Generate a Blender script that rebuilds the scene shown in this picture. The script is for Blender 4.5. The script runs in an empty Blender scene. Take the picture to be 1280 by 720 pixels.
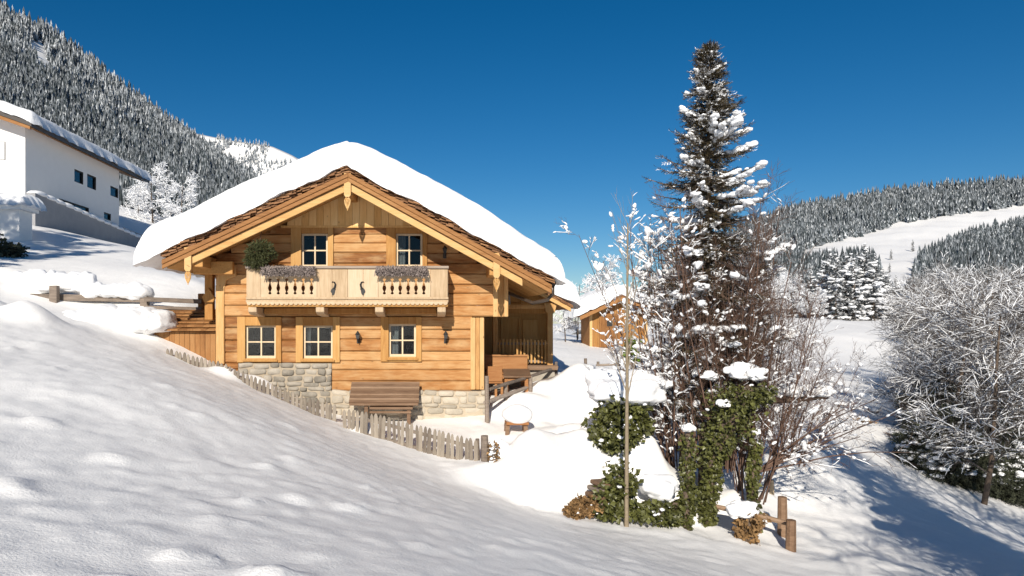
import bpy, bmesh, math, random
import numpy as np
from mathutils import Vector, noise as mnoise

SC = bpy.context.scene
COL = SC.collection
R = math.radians
FPX, CX, HY = 900.0, 540.0, 400.0          # focal length, vanishing point of the house depth, eye level (photo pixels)

def P(px, py, d):
    return np.array([(px - CX) / FPX * d, d, (HY - py) / FPX * d])
def PX(px, d): return (px - CX) / FPX * d
def PZ(py, d): return (HY - py) / FPX * d

# ------------------------------------------------------------------ geometry chunks
# a chunk is (V (n,3), F list-of-arrays or (m,k) array, material index, tint or array)
class MB:
    def __init__(s):
        s.V = []; s.F = []; s.M = []; s.T = []; s.n = 0
    def add(s, V, F, m=0, tint=None):
        V = np.asarray(V, float).reshape(-1, 3)
        t = random.random() if tint is None else tint
        for i, f in enumerate(F):
            s.F.append([int(q) + s.n for q in f]); s.M.append(m if np.isscalar(m) else int(m[i])); s.T.append(t)
        s.V.append(V); s.n += len(V)
        return s
    def box(s, x0, x1, y0, y1, z0, z1, m=0, tint=None):
        V = [(x, y, z) for x in (x0, x1) for y in (y0, y1) for z in (z0, z1)]
        F = [(0, 1, 3, 2), (4, 6, 7, 5), (0, 4, 5, 1), (2, 3, 7, 6), (0, 2, 6, 4), (1, 5, 7, 3)]
        return s.add(V, F, m, tint)
    def prism_y(s, poly, y0, y1, m=0, tint=None):       # poly [(x,z)] extruded along y
        n = len(poly)
        V = [(x, y0, z) for x, z in poly] + [(x, y1, z) for x, z in poly]
        F = [tuple(range(n))[::1], tuple(range(2 * n - 1, n - 1, -1))]
        F += [(i, i + n, (i + 1) % n + n, (i + 1) % n) for i in range(n)]
        return s.add(V, F, m, tint)
    def prism_x(s, poly, x0, x1, m=0, tint=None):       # poly [(y,z)]
        n = len(poly)
        V = [(x0, y, z) for y, z in poly] + [(x1, y, z) for y, z in poly]
        F = [tuple(range(n)), tuple(range(2 * n - 1, n - 1, -1))]
        F += [(i, i + n, (i + 1) % n + n, (i + 1) % n) for i in range(n)]
        return s.add(V, F, m, tint)
    def bar(s, a, b, w, h, m=0, tint=None, up=(0, 0, 1)):   # box from point a to b
        a = np.asarray(a, float); b = np.asarray(b, float); t = b - a; t /= np.linalg.norm(t)
        u = np.cross(t, up); u /= np.linalg.norm(u); v = np.cross(u, t)
        V = []
        for p in (a, b):
            for su, sv in ((-1, -1), (1, -1), (1, 1), (-1, 1)):
                V.append(p + u * su * w / 2 + v * sv * h / 2)
        F = [(0, 3, 2, 1), (4, 5, 6, 7)] + [(i, (i + 1) % 4, (i + 1) % 4 + 4, i + 4) for i in range(4)]
        return s.add(V, F, m, tint)
    def pole(s, pts, rads, n=7, m=0, tint=None):
        V, F = tubes(np.array([pts], float), np.array([rads], float), n, caps=True)
        return s.add(V, F, m, tint)
    def build(s, name, mats, parent=None, **kw):
        if not s.F: return None
        return link(name, np.concatenate(s.V), s.F, s.M, s.T, mats, parent, **kw)

ORG = {}
def link(name, V, F, M, T, mats, parent=None, smooth=False, base=None, bevel=0.0):
    """one mesh object; vertices are given in world space"""
    me = bpy.data.meshes.new(name)
    V = np.asarray(V, float)
    org = np.zeros(3)
    if parent is not None: org = ORG[parent.name]
    elif base is not None: org = np.asarray(base, float)
    V = V - org
    if isinstance(F, np.ndarray):
        sizes = np.full(len(F), F.shape[1]); flat = F.ravel()
    else:
        sizes = np.fromiter((len(f) for f in F), int, len(F)); flat = np.concatenate([np.asarray(f, int) for f in F])
    me.vertices.add(len(V)); me.vertices.foreach_set('co', V.ravel())
    me.loops.add(len(flat)); me.loops.foreach_set('vertex_index', flat.astype(np.int32))
    me.polygons.add(len(sizes))
    st = np.concatenate([[0], np.cumsum(sizes)[:-1]])
    me.polygons.foreach_set('loop_start', st.astype(np.int32))
    me.polygons.foreach_set('loop_total', sizes.astype(np.int32))
    for m in (mats if isinstance(mats, (list, tuple)) else [mats]): me.materials.append(m)
    if M is not None: me.polygons.foreach_set('material_index', np.asarray(M, np.int32))
    me.polygons.foreach_set('use_smooth', np.full(len(sizes), smooth))
    at = me.attributes.new('tint', 'FLOAT', 'FACE')
    at.data.foreach_set('value', np.asarray(T if T is not None else np.full(len(sizes), .5), np.float32))
    me.update(calc_edges=True); me.validate()
    o = bpy.data.objects.new(name, me); COL.objects.link(o)
    if parent is not None: o.parent = parent
    else: o.location = org
    ORG[o.name] = org
    if bevel:
        b = o.modifiers.new('bevel', 'BEVEL'); b.width = bevel; b.segments = 1; b.limit_method = 'ANGLE'
    return o

def link_chunks(name, chunks, mats, parent=None, smooth=False, base=None):
    """chunks of (V, F array, mat, tint array or None)"""
    chunks = [c for c in chunks if c is not None and len(c[0])]
    Vs, Fl, Ms, Ts, n = [], [], [], [], 0
    for c in chunks:
        V, F, m = c[0], c[1], c[2]; t = c[3] if len(c) > 3 else None
        F = np.asarray(F)
        Vs.append(V); Fl.append(F + n); n += len(V)
        Ms.append(np.full(len(F), m) if np.isscalar(m) else np.asarray(m)); Ts.append(np.full(len(F), .5) if t is None else np.asarray(t))
    if len({f.shape[1] for f in Fl}) == 1: F = np.concatenate(Fl)
    else: F = [row for f in Fl for row in f]
    return link(name, np.concatenate(Vs), F, np.concatenate(Ms), np.concatenate(Ts), mats, parent, smooth, base)

def tubes(pts, rad, n=4, caps=False):
    """pts (N,K,3) rad (N,K) -> vertices, quads (with caps: list with end polygons)"""
    N, K, _ = pts.shape
    t = np.empty_like(pts)
    t[:, 1:-1] = pts[:, 2:] - pts[:, :-2]; t[:, 0] = pts[:, 1] - pts[:, 0]; t[:, -1] = pts[:, -1] - pts[:, -2]
    t /= np.linalg.norm(t, axis=2, keepdims=True) + 1e-9
    mean = pts[:, -1] - pts[:, 0]; mean /= np.linalg.norm(mean, axis=1, keepdims=True) + 1e-9
    ref = np.where(np.abs(mean[:, 2:3]) > .8, np.array([[1., .13, 0]]), np.array([[0, .05, 1.]]))[:, None, :]
    u = np.cross(t, np.broadcast_to(ref, t.shape)); u /= np.linalg.norm(u, axis=2, keepdims=True) + 1e-9
    v = np.cross(t, u)
    a = np.arange(n) / n * 2 * math.pi
    V = pts[:, :, None, :] + rad[:, :, None, None] * (u[:, :, None, :] * np.cos(a)[None, None, :, None] + v[:, :, None, :] * np.sin(a)[None, None, :, None])
    V = V.reshape(-1, 3)
    b = (np.arange(N) * K * n)[:, None, None]; k = (np.arange(K - 1) * n)[None, :, None]; i = np.arange(n)[None, None, :]; j = (i + 1) % n
    F = np.stack([b + k + i, b + k + j, b + k + n + j, b + k + n + i], -1).reshape(-1, 4)
    if not caps: return V, F
    F = [tuple(f) for f in F]
    for q in range(N):
        F.append(tuple(q * K * n + np.arange(n)[::-1])); F.append(tuple(q * K * n + (K - 1) * n + np.arange(n)))
    return V, F

def ico(sub):
    bm = bmesh.new(); bmesh.ops.create_icosphere(bm, subdivisions=sub, radius=1)
    V = np.array([v.co[:] for v in bm.verts]); F = np.array([[v.index for v in f.verts] for f in bm.faces]); bm.free()
    return V, F
ICO = {k: ico(k) for k in (1, 2, 3, 4, 5)}

def stamp(tv, tf, mats3, pos):
    """copies of a template: mats3 (N,3,3) columns = images of the axes, pos (N,3)"""
    N = len(pos)
    V = np.einsum('nij,vj->nvi', mats3, tv) + pos[:, None, :]
    F = tf[None] + (np.arange(N) * len(tv))[:, None, None]
    return V.reshape(-1, 3), F.reshape(-1, tf.shape[1])

def frames(fwd, rng, scale, roll=None, up=None):
    """rotation matrices with x axis along fwd, random or given up; scale (N,3)"""
    f = fwd / (np.linalg.norm(fwd, axis=1, keepdims=True) + 1e-9)
    r = rng.normal(size=f.shape) if up is None else np.broadcast_to(np.asarray(up, float), f.shape) + rng.normal(size=f.shape) * (roll or 0)
    y = np.cross(r, f); y /= np.linalg.norm(y, axis=1, keepdims=True) + 1e-9
    z = np.cross(f, y)
    return np.stack([f * scale[:, 0:1], y * scale[:, 1:2], z * scale[:, 2:3]], -1)

# ------------------------------------------------------------------ numpy noise
def _h(ix, iy, s):
    v = np.sin(ix * 127.1 + iy * 311.7 + s * 74.7) * 43758.5453
    return v - np.floor(v)
def vnoise(x, y, s=0):
    ix, iy = np.floor(x), np.floor(y); fx, fy = x - ix, y - iy
    fx = fx * fx * fx * (fx * (fx * 6 - 15) + 10); fy = fy * fy * fy * (fy * (fy * 6 - 15) + 10)
    a, b, c, d = _h(ix, iy, s), _h(ix + 1, iy, s), _h(ix, iy + 1, s), _h(ix + 1, iy + 1, s)
    return (a + (b - a) * fx + (c - a) * fy + (a - b - c + d) * fx * fy) * 2 - 1
def fbm(x, y, s=0, o=4, g=.5):
    t = np.zeros_like(x); a = 1.0
    for k in range(o):
        t += a * vnoise(x * 2 ** k + k * 13.7, y * 2 ** k - k * 7.3, s + k); a *= g
    return t
def fbm3(V, f, s=0, o=3):
    x, y, z = V[:, 0] * f, V[:, 1] * f, V[:, 2] * f
    return (fbm(x, y, s, o) + fbm(y + 5.2, z, s + 9, o) + fbm(z + 1.7, x, s + 17, o)) / 1.7
def sstep(a, b, x):
    t = np.clip((x - a) / (b - a), 0, 1); return t * t * (3 - 2 * t)

# ------------------------------------------------------------------ tagging
def tag(o, label=None, cat=None, group=None, kind=None):
    if label: o['label'] = label
    if cat: o['category'] = cat
    if group: o['group'] = group
    if kind: o['kind'] = kind
    return o
def thing(name, label, cat, base, group=None):
    o = bpy.data.objects.new(name, None); COL.objects.link(o); o.empty_display_size = .2
    o.location = tuple(base); ORG[o.name] = np.asarray(base, float)
    return tag(o, label, cat, group)
def copy_tree(root, loc, rz=0., sc=1., label=None, group=None):
    c = root.copy(); COL.objects.link(c); c.location = tuple(loc); c.rotation_euler = (0, 0, rz); c.scale = (sc, sc, sc) if np.isscalar(sc) else sc
    if label: c['label'] = label
    if group: c['group'] = group
    for ch in list(root.children):
        d = ch.copy(); COL.objects.link(d); d.parent = c
    return c

# ------------------------------------------------------------------ materials
def nodes(name):
    m = bpy.data.materials.new(name); m.use_nodes = True
    nt = m.node_tree; b = nt.nodes['Principled BSDF']
    return m, nt, nt.nodes, nt.links, b
def ramp(nt, stops, fac):
    r = nt.nodes.new('ShaderNodeValToRGB'); e = r.color_ramp.elements
    while len(e) < len(stops): e.new(.5)
    for k, (p, c) in enumerate(stops):
        e[k].position = p; e[k].color = (*c, 1)
    nt.links.new(fac, r.inputs[0]); return r.outputs[0]
def texco(nt, scale=(1, 1, 1)):
    t = nt.nodes.new('ShaderNodeTexCoord'); m = nt.nodes.new('ShaderNodeMapping'); m.inputs['Scale'].default_value = scale
    nt.links.new(t.outputs['Object'], m.inputs[0]); return m.outputs[0]
def noisetex(nt, vec, scale, detail=4, rough=.55, dist=0.):
    n = nt.nodes.new('ShaderNodeTexNoise'); n.inputs['Scale'].default_value = scale; n.inputs['Detail'].default_value = detail
    n.inputs['Roughness'].default_value = rough; n.inputs['Distortion'].default_value = dist
    nt.links.new(vec, n.inputs['Vector']); return n.outputs['Fac']
def math_(nt, op, a, b):
    n = nt.nodes.new('ShaderNodeMath'); n.operation = op
    for i, v in enumerate((a, b)):
        if isinstance(v, (int, float)): n.inputs[i].default_value = v
        else: nt.links.new(v, n.inputs[i])
    return n.outputs[0]
def mixc(nt, fac, a, b, mode='MIX'):
    n = nt.nodes.new('ShaderNodeMix'); n.data_type = 'RGBA'; n.blend_type = mode
    for k, v in ((0, fac), (6, a), (7, b)):
        if isinstance(v, (int, float)): n.inputs[k].default_value = v
        elif isinstance(v, tuple): n.inputs[k].default_value = (*v, 1)
        else: nt.links.new(v, n.inputs[k])
    return n.outputs[2]
def bump(nt, h, strength, dist=.02):
    n = nt.nodes.new('ShaderNodeBump'); n.inputs['Strength'].default_value = strength; n.inputs['Distance'].default_value = dist
    nt.links.new(h, n.inputs['Height']); nt.links.new(n.outputs[0], nt.nodes['Principled BSDF'].inputs['Normal'])
def tintv(nt):
    a = nt.nodes.new('ShaderNodeAttribute'); a.attribute_name = 'tint'; return a.outputs['Fac']

def wood(name, dark, mid, light, axis=0, rough=.7, knots=True, grain=1., weather=None):
    m, nt, N, L, b = nodes(name)
    s = [9., 9., 9.]; s[axis] = .8
    v = texco(nt, tuple(s)); off = N.new('ShaderNodeVectorMath'); off.operation = 'ADD'; L.new(v, off.inputs[0])
    cmb = N.new('ShaderNodeCombineXYZ'); t = tintv(nt); tt = math_(nt, 'MULTIPLY', t, 57.)
    for i in range(3): L.new(tt, cmb.inputs[i])
    L.new(cmb.outputs[0], off.inputs[1])
    g = noisetex(nt, off.outputs[0], 2.2 * grain, 6, .65, .6)
    big = noisetex(nt, texco(nt, (1.1, 1.1, 1.6)), 1.3, 3)
    f = math_(nt, 'ADD', math_(nt, 'MULTIPLY', g, .75), math_(nt, 'ADD', math_(nt, 'MULTIPLY', t, .38), math_(nt, 'MULTIPLY', big, .32)))
    f = math_(nt, 'SUBTRACT', f, .22)
    c = ramp(nt, [(.22, dark), (.5, mid), (.82, light)], f)
    if knots:
        sk = [2.2, 2.2, 3.2]; sk[axis] = 1.2
        w = N.new('ShaderNodeTexVoronoi'); w.inputs['Scale'].default_value = 2.3; L.new(texco(nt, tuple(sk)), w.inputs['Vector'])
        k = ramp(nt, [(.035, (1, 1, 1)), (.12, (0, 0, 0))], w.outputs['Distance'])
        c = mixc(nt, math_(nt, 'MULTIPLY', k, .75), c, tuple(x * .35 for x in dark))
    if weather:
        wv = noisetex(nt, texco(nt, (.7, .7, 2.)), 1.7, 5, .6)
        wf = ramp(nt, [(.46, (0, 0, 0)), (.68, (1, 1, 1))], wv)
        c = mixc(nt, math_(nt, 'MULTIPLY', wf, .6), c, weather)
    L.new(c, b.inputs['Base Color']); b.inputs['Roughness'].default_value = rough; b.inputs['Specular IOR Level'].default_value = .3
    bump(nt, g, .35, .012)
    return m
def plain(name, col, rough=.7, var=.25, scale=6., spec=.3, bumpy=0., metal=0.):
    m, nt, N, L, b = nodes(name)
    n = noisetex(nt, texco(nt), scale, 5, .6)
    f = math_(nt, 'ADD', math_(nt, 'MULTIPLY', n, .6), math_(nt, 'MULTIPLY', tintv(nt), .4))
    c = ramp(nt, [(.25, tuple(x * (1 - var) for x in col)), (.75, tuple(min(1, x * (1 + var)) for x in col))], f)
    L.new(c, b.inputs['Base Color']); b.inputs['Roughness'].default_value = rough; b.inputs['Specular IOR Level'].default_value = spec; b.inputs['Metallic'].default_value = metal
    if bumpy: bump(nt, n, bumpy, .03)
    return m
def snowmat(name, col=(.86, .875, .90), fine=60., s1=.25, coarse=5., s2=.3):
    m, nt, N, L, b = nodes(name)
    v = texco(nt)
    n1 = noisetex(nt, v, fine, 3, .6); n2 = noisetex(nt, v, coarse, 4, .55)
    h = math_(nt, 'ADD', math_(nt, 'MULTIPLY', n1, s1), math_(nt, 'MULTIPLY', n2, s2 * 4))
    L.new(ramp(nt, [(.3, tuple(x * .965 for x in col)), (.7, col)], n2), b.inputs['Base Color'])
    b.inputs['Roughness'].default_value = .55; b.inputs['Specular IOR Level'].default_value = .25
    bump(nt, h, .5, .03)
    return m

MT = {}
MT['snow_ground'] = snowmat('ground snow', (.90, .888, .87), 38., .5, 3.5, .28)
MT['snow'] = snowmat('settled snow', (.87, .875, .885), 30., .3, 6., .3)
MT['snow_dust'] = plain('snow dusted crowns', (.52, .545, .57), .8, .2, .05, .2)
MT['snow_twig'] = plain('branch snow', (.86, .87, .89), .6, .04, 3.)
MT['log'] = wood('larch logs', (.18, .066, .016), (.37, .165, .050), (.55, .325, .138), 0, weather=(.56, .38, .19), grain=1.25)
MT['log_end'] = wood('corner boards', (0.332, 0.152, 0.046), (0.515, 0.289, 0.107), (0.631, 0.418, 0.199), 2)
MT['trim'] = wood('window casing wood', (0.332, 0.147, 0.035), (0.468, 0.248, 0.077), (0.543, 0.329, 0.125), 2, knots=False)
MT['sash'] = wood('pale sash wood', (.50, .37, .22), (.64, .50, .33), (.72, .60, .43), 2, knots=False)
MT['gable'] = wood('gable boards', (0.535, 0.301, 0.098), (0.716, 0.445, 0.176), (0.814, 0.570, 0.276), 2)
MT['barge'] = wood('bargeboard', (0.408, 0.206, 0.062), (0.561, 0.330, 0.125), (0.646, 0.438, 0.211), 0)
MT['fascia'] = wood('roof edge boards', (0.180, 0.073, 0.021), (0.300, 0.138, 0.045), (0.413, 0.218, 0.083), 0)
MT['soffit'] = wood('roof underside boards', (0.346, 0.158, 0.044), (0.480, 0.252, 0.079), (0.576, 0.335, 0.132), 1)
MT['shingle'] = wood('wood shingles', (0.080, 0.035, 0.015), (0.208, 0.097, 0.040), (0.368, 0.194, 0.088), 1, knots=False)
MT['balcony'] = wood('weathered balcony boards', (0.390, 0.272, 0.158), (0.530, 0.393, 0.251), (0.608, 0.492, 0.344), 2, knots=False)
MT['rail_grey'] = wood('grey handrail wood', (.16, .12, .09), (.28, .22, .17), (.40, .33, .27), 0, knots=False)
MT['picket'] = wood('grey weathered pickets', (0.109, 0.086, 0.068), (0.217, 0.182, 0.144), (0.332, 0.284, 0.229), 2, knots=False)
MT['grey_wood'] = wood('old dark fence wood', (.10, .078, .062), (.22, .175, .14), (.36, .30, .25), 0, knots=False)
MT['bench'] = wood('brown bench slats', (0.111, 0.062, 0.035), (0.204, 0.124, 0.074), (0.306, 0.206, 0.133), 0, knots=False)
MT['red_wood'] = wood('oiled garden furniture wood', (0.180, 0.065, 0.021), (0.315, 0.138, 0.048), (0.420, 0.218, 0.090), 0, knots=False)
MT['hut'] = wood('hut boards', (0.216, 0.087, 0.019), (0.336, 0.157, 0.041), (0.408, 0.221, 0.077), 2)
MT['boards_brown'] = wood('brown vertical boards', (0.179, 0.074, 0.020), (0.290, 0.133, 0.041), (0.359, 0.187, 0.070), 2)
MT['stone'] = plain('fieldstone', (.30, .27, .225), .85, .45, 5., .2, .4)
MT['stone_pale'] = plain('pale base stone', (.42, .37, .295), .85, .25, 5., .2, .4)
MT['mortar'] = plain('lime mortar', (.40, .335, .25), .9, .15, 9., .2, .4)
MT['plaster'] = plain('white plaster', (.78, .77, .75), .85, .04, 2., .2)
MT['grey_wall'] = plain('grey concrete', (.30, .30, .31), .8, .15, 2., .2)
MT['dark'] = plain('dark iron', (.025, .024, .023), .5, .3, 9., .4)
MT['gutter'] = plain('brown gutter metal', (.05, .038, .03), .4, .2, 5., .5)
MT['room'] = plain('dark room', (.035, .03, .026), .9, .2, 2.)
MT['curtain'] = plain('white curtain', (.75, .74, .72), .9, .06, 3.)
MT['bark'] = plain('rough bark', (.135, .10, .075), .9, .45, 14., .2, .8)
MT['bark_pale'] = plain('pale sapling bark', (.30, .24, .165), .8, .3, 12., .2, .3)
MT['twig'] = plain('brown twigs', (.13, .078, .056), .8, .4, 3.)
MT['twig_grey'] = plain('grey brown twigs', (.095, .08, .07), .85, .35, 3.)
MT['needle'] = plain('spruce needles', (.075, .058, .032), .6, .5, 2., .25)
MT['needle_rime'] = plain('rimed needles', (.19, .21, .23), .8, .35, .05, .2)  # frost colour, also lightened bluish in place of distance haze
MT['needle_far'] = plain('far spruce needles', (.042, .053, .058), .7, .4, .05, .2)  # lightened and blued to soften contrast, standing in for haze
MT['needle_bush'] = plain('bush needles', (.05, .055, .035), .7, .5, 2., .2)
MT['ivy'] = plain('ivy leaves', (.078, .082, .022), .45, .6, 2.5, .4)
MT['ivy_brown'] = plain('withered leaves', (.21, .125, .055), .8, .5, 3., .2)
MT['green_bush'] = plain('bright green leaves', (.14, .20, .03), .6, .4, 3., .3)
MT['heather'] = plain('dried heather', (.23, .19, .175), .9, .5, 9., .15)
MT['fir_sprig'] = plain('fir sprigs', (.06, .065, .025), .6, .5, 4., .25)

def glassmat():
    m, nt, N, L, b = nodes('window glass'); N.remove(b)
    out = N['Material Output']
    tr = N.new('ShaderNodeBsdfTransparent'); tr.inputs[0].default_value = (.6, .63, .64, 1)
    gl = N.new('ShaderNodeBsdfGlossy'); gl.inputs['Roughness'].default_value = .02
    nz = noisetex(nt, texco(nt), 1.2, 2); bp = N.new('ShaderNodeBump'); bp.inputs['Strength'].default_value = .04; L.new(nz, bp.inputs['Height']); L.new(bp.outputs[0], gl.inputs['Normal'])
    fr = N.new('ShaderNodeFresnel'); fr.inputs[0].default_value = 1.42
    f = math_(nt, 'MULTIPLY', fr.outputs[0], .75)
    mx = N.new('ShaderNodeMixShader'); L.new(f, mx.inputs[0]); L.new(tr.outputs[0], mx.inputs[1]); L.new(gl.outputs[0], mx.inputs[2]); L.new(mx.outputs[0], out.inputs[0])
    return m
MT['glass'] = glassmat()

# ------------------------------------------------------------------ camera, sun, sky
cam = bpy.data.cameras.new('camera'); co = bpy.data.objects.new('camera', cam); COL.objects.link(co); SC.camera = co
co.location = (0, 0, 0); co.rotation_euler = (R(90), 0, 0)
cam.sensor_width = 36; cam.lens = FPX / 1280 * 36; cam.shift_x = (640 - CX) / 1280; cam.shift_y = (HY - 360) / 1280
cam.clip_start = .1; cam.clip_end = 9000
SUN = Vector((.19, 1., -.525)).normalized()
EL = math.asin(-SUN.z); AZ = math.atan2(-SUN.x, -SUN.y)
sl = bpy.data.lights.new('sun', 'SUN'); sl.energy = 5.0; sl.angle = R(.53); sl.color = (1, .925, .81)
so = bpy.data.objects.new('sun', sl); COL.objects.link(so); so.rotation_euler = SUN.to_track_quat('-Z', 'Y').to_euler()
w = bpy.data.worlds.new('World'); SC.world = w; w.use_nodes = True
wn = w.node_tree; bg = wn.nodes['Background']
sky = wn.nodes.new('ShaderNodeTexSky'); sky.sky_type = 'NISHITA'; sky.sun_disc = False
sky.sun_elevation = EL; sky.sun_rotation = AZ; sky.altitude = 1500; sky.air_density = 1.0; sky.dust_density = .15; sky.ozone_density = 4.
hs = wn.nodes.new('ShaderNodeHueSaturation'); hs.inputs['Saturation'].default_value = 1.33; hs.inputs['Hue'].default_value = .497
wn.links.new(sky.outputs[0], hs.inputs['Color']); wn.links.new(hs.outputs[0], bg.inputs[0]); bg.inputs[1].default_value = .063
SC.view_settings.view_transform = 'Standard'; SC.view_settings.look = 'None'; SC.view_settings.exposure = .2; SC.view_settings.gamma = 1
SC.view_settings.use_curve_mapping = False
SC.cycles.max_bounces = 6; SC.cycles.transparent_max_bounces = 8; SC.cycles.use_denoising = True
# ------------------------------------------------------------------ the ground: one snow sheet
CTRL = []
def cp(px, py, d): CTRL.append(P(px, py, d))
def cw(x, y, z): CTRL.append(np.array([x, y, z], float))
# near slope, bottom of the frame and towards the fence
cw(0, 0, -1.6); cw(-4, 0, -1.15); cw(4, 0, -2.3); cw(-10, 0, -.3); cw(10, 0, -4.2); cw(0, -8, -1.3); cw(-14, -8, .2); cw(14, -8, -4.6); cw(24, 0, -6.5); cw(-25, 0, 2)
cp(0, 720, 4.2); cp(300, 720, 4.6); cp(640, 720, 6.2); cp(850, 720, 9.0); cp(1000, 722, 11.6)
cp(0, 600, 6.6); cp(0, 500, 10); cp(0, 436, 14); cp(300, 600, 8.4); cp(300, 520, 12.5); cp(500, 620, 10); cp(640, 650, 10.5); cp(150, 470, 12.6)
cp(15, 404, 16.6); cp(90, 412, 17.6); cp(150, 426, 18.6); cp(210, 444, 19.0); cp(275, 467, 18.6); cp(340, 494, 18.3); cp(420, 527, 17.9)
cp(428, 536, 17.3); cp(520, 567, 16.4); cp(600, 593, 15.6)
cp(700, 645, 14.0); cp(850, 668, 13.4); cp(950, 690, 13.0); cp(1000, 690, 13.6); cp(1280, 722, 13.5); cp(1130, 715, 13)
# yard and house pad
cw(-5.4, 19.6, -1.75); cw(-3.5, 19.6, -2.35); cw(-2.4, 19.3, -2.7); cw(0, 19.4, -2.76); cw(1.5, 19.4, -2.76); cw(0, 18, -2.85); cw(1.5, 17.4, -3.0)
cw(-5, 26, -1.6); cw(0, 28, -2.2); cw(2.5, 21, -2.35); cw(3.5, 22, -2.1); cw(0, 34, -1.2); cw(-6, 36, 0)
cp(640, 535, 18.6); cp(700, 520, 20.5); cp(720, 470, 26); cp(700, 436, 34); cp(765, 437, 37.6); cp(800, 438, 38); cp(850, 470, 30)
# right hand slope and the gully
cp(800, 600, 16.5); cp(900, 640, 15.5); cp(1000, 650, 16); cp(1000, 570, 20); cp(1100, 610, 20); cp(1230, 630, 22); cp(1280, 625, 24); cp(1400, 650, 24)
cp(1150, 545, 28); cp(1050, 505, 32); cp(950, 480, 34); cp(1280, 560, 34)
cp(1000, 476, 42); cp(1100, 484, 44); cp(1200, 500, 44); cp(1050, 440, 80); cp(1150, 445, 80); cp(1300, 470, 75); cp(980, 425, 85)
cp(1000, 401, 125); cp(1060, 401, 125); cp(1120, 402, 125); cp(1200, 404, 125); cp(880, 401, 110); cw(60, 170, -7); cw(110, 170, -6); cw(20, 170, -5); cw(120, 90, -4)
# left hand slope behind the shed
cp(0, 360, 22); cp(60, 384, 21.4); cp(150, 374, 23.4); cp(240, 382, 23); cp(110, 350, 25.5); cp(250, 352, 27); cp(20, 318, 31); cp(160, 320, 34); cp(240, 330, 36)
cp(30, 277, 39.3); cp(90, 291, 45); cp(145, 304, 50.5); cp(20, 301, 33.8); cp(70, 308, 35); cp(200, 290, 62); cw(-30, 30, 4.6); cw(-40, 50, 9.5); cw(-30, 75, 11); cw(-60, 100, 17); cw(-20, 60, 5.6); cw(-10, 45, 2.2); cw(-10, 75, 4); cw(-20, 110, 8); cw(0, 60, 0); cw(0, 110, -2); cw(-60, 30, 12); cw(-55, 0, 9)
cw(-90, 160, 16); cw(-140, 225, 18); cw(-80, 228, 8); cw(0, 230, -8); cw(100, 220, -15); cw(-215, 110, 26); cw(-115, 195, 17); cw(-150, 100, 24); cw(-120, 60, 20); cw(-200, 170, 26); cw(-250, 90, 30); cw(-140, 10, 20); cw(-10, 170, 0)
CT = np.array(CTRL)
def tps_fit(p, z, lam=.004):
    n = len(p); sc = 20.
    q = p / sc; d = np.linalg.norm(q[:, None] - q[None], axis=2)
    K = np.where(d > 0, d * d * np.log(d + 1e-12), 0) + np.eye(n) * lam
    Pm = np.hstack([np.ones((n, 1)), q]); A = np.zeros((n + 3, n + 3)); A[:n, :n] = K; A[:n, n:] = Pm; A[n:, :n] = Pm.T
    w = np.linalg.solve(A, np.concatenate([z, np.zeros(3)]))
    return q, w, sc
_q, _w, _sc = tps_fit(CT[:, :2], CT[:, 2])
def tps(x, y):
    s = x.shape; p = np.stack([x.ravel(), y.ravel()], 1) / _sc; out = np.empty(len(p))
    for i in range(0, len(p), 20000):
        c = p[i:i + 20000]; d2 = ((c[:, None] - _q[None]) ** 2).sum(2)
        out[i:i + 20000] = (.5 * d2 * np.log(d2 + 1e-12)) @ _w[:-3] + _w[-3] + c @ _w[-2:]
    return out.reshape(s)
rg = np.random.default_rng(5)
# trampled lumps on the near slope (x, y, radius x, radius y, height)
LUMPS = []
for k in range(150):
    d = 3.6 + 13 * rg.random() ** 1.1; px = -60 + 760 * rg.random() ** 1.25
    x = PX(px, d)
    r = .06 + .11 * rg.random() ** 1.5
    LUMPS.append((x, d, r * (1 + .7 * rg.random()), r, (.012 + .05 * rg.random() ** 2.5) * (1 if rg.random() > .25 else -.6)))
for px, d, r, h in ((55, 9.2, .26, .20), (20, 6.3, .22, .17), (225, 5.0, .19, .16), (350, 4.75, .24, .18), (368, 10.5, .2, .15), (505, 10.9, .13, .16), (140, 8.2, .2, .14), (255, 11.5, .22, .15), (375, 8.0, .2, .13), (210, 13, .2, .12), (60, 12.4, .26, .14), (40, 15, .3, .16), (330, 9.4, .2, .12), (480, 9.5, .2, .09), (265, 7.6, .22, .12)):
    LUMPS.append((PX(px, d), d, r * .95, r * .7, h))
# drifts and humps (px, d, rx, ry, height, power)
HUMPS = [(692, 15.35, .92, .95, .98, 4), (640, 16.3, .9, .8, .35, 2), (770, 15.6, .9, .9, .75, 4), (835, 15.2, .62, .62, .78, 4), (800, 14.9, .5, .5, .45, 4),
         (775, 17.6, .8, .6, .95, 4), (735, 18.2, 1.0, .6, .5, 2), (880, 16.4, .7, .6, .45, 2), (925, 15.4, .45, .45, .5, 2), (660, 20.3, .8, .5, .55, 2), (700, 21.5, 1., .6, .55, 2), (745, 21, 1.0, .8, .75, 4),
         (600, 15.2, .5, .5, .25, 2), (285, 18.9, .45, .3, .32, 2), (325, 19.3, .55, .25, .40, 2), (455, 17.6, .28, .22, .36, 4), (790, 22, 1.2, .8, .8, 2), (830, 20.5, 1.0, .8, .7, 2),
         (36, 17.6, .65, .6, .45, 2), (-30, 18.5, .8, .7, .4, 2), (25, 24, 2., 1., .35, 2), (990, 19, 1.2, .9, .3, 2), (935, 17.8, .9, .7, .3, 2)]
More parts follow.
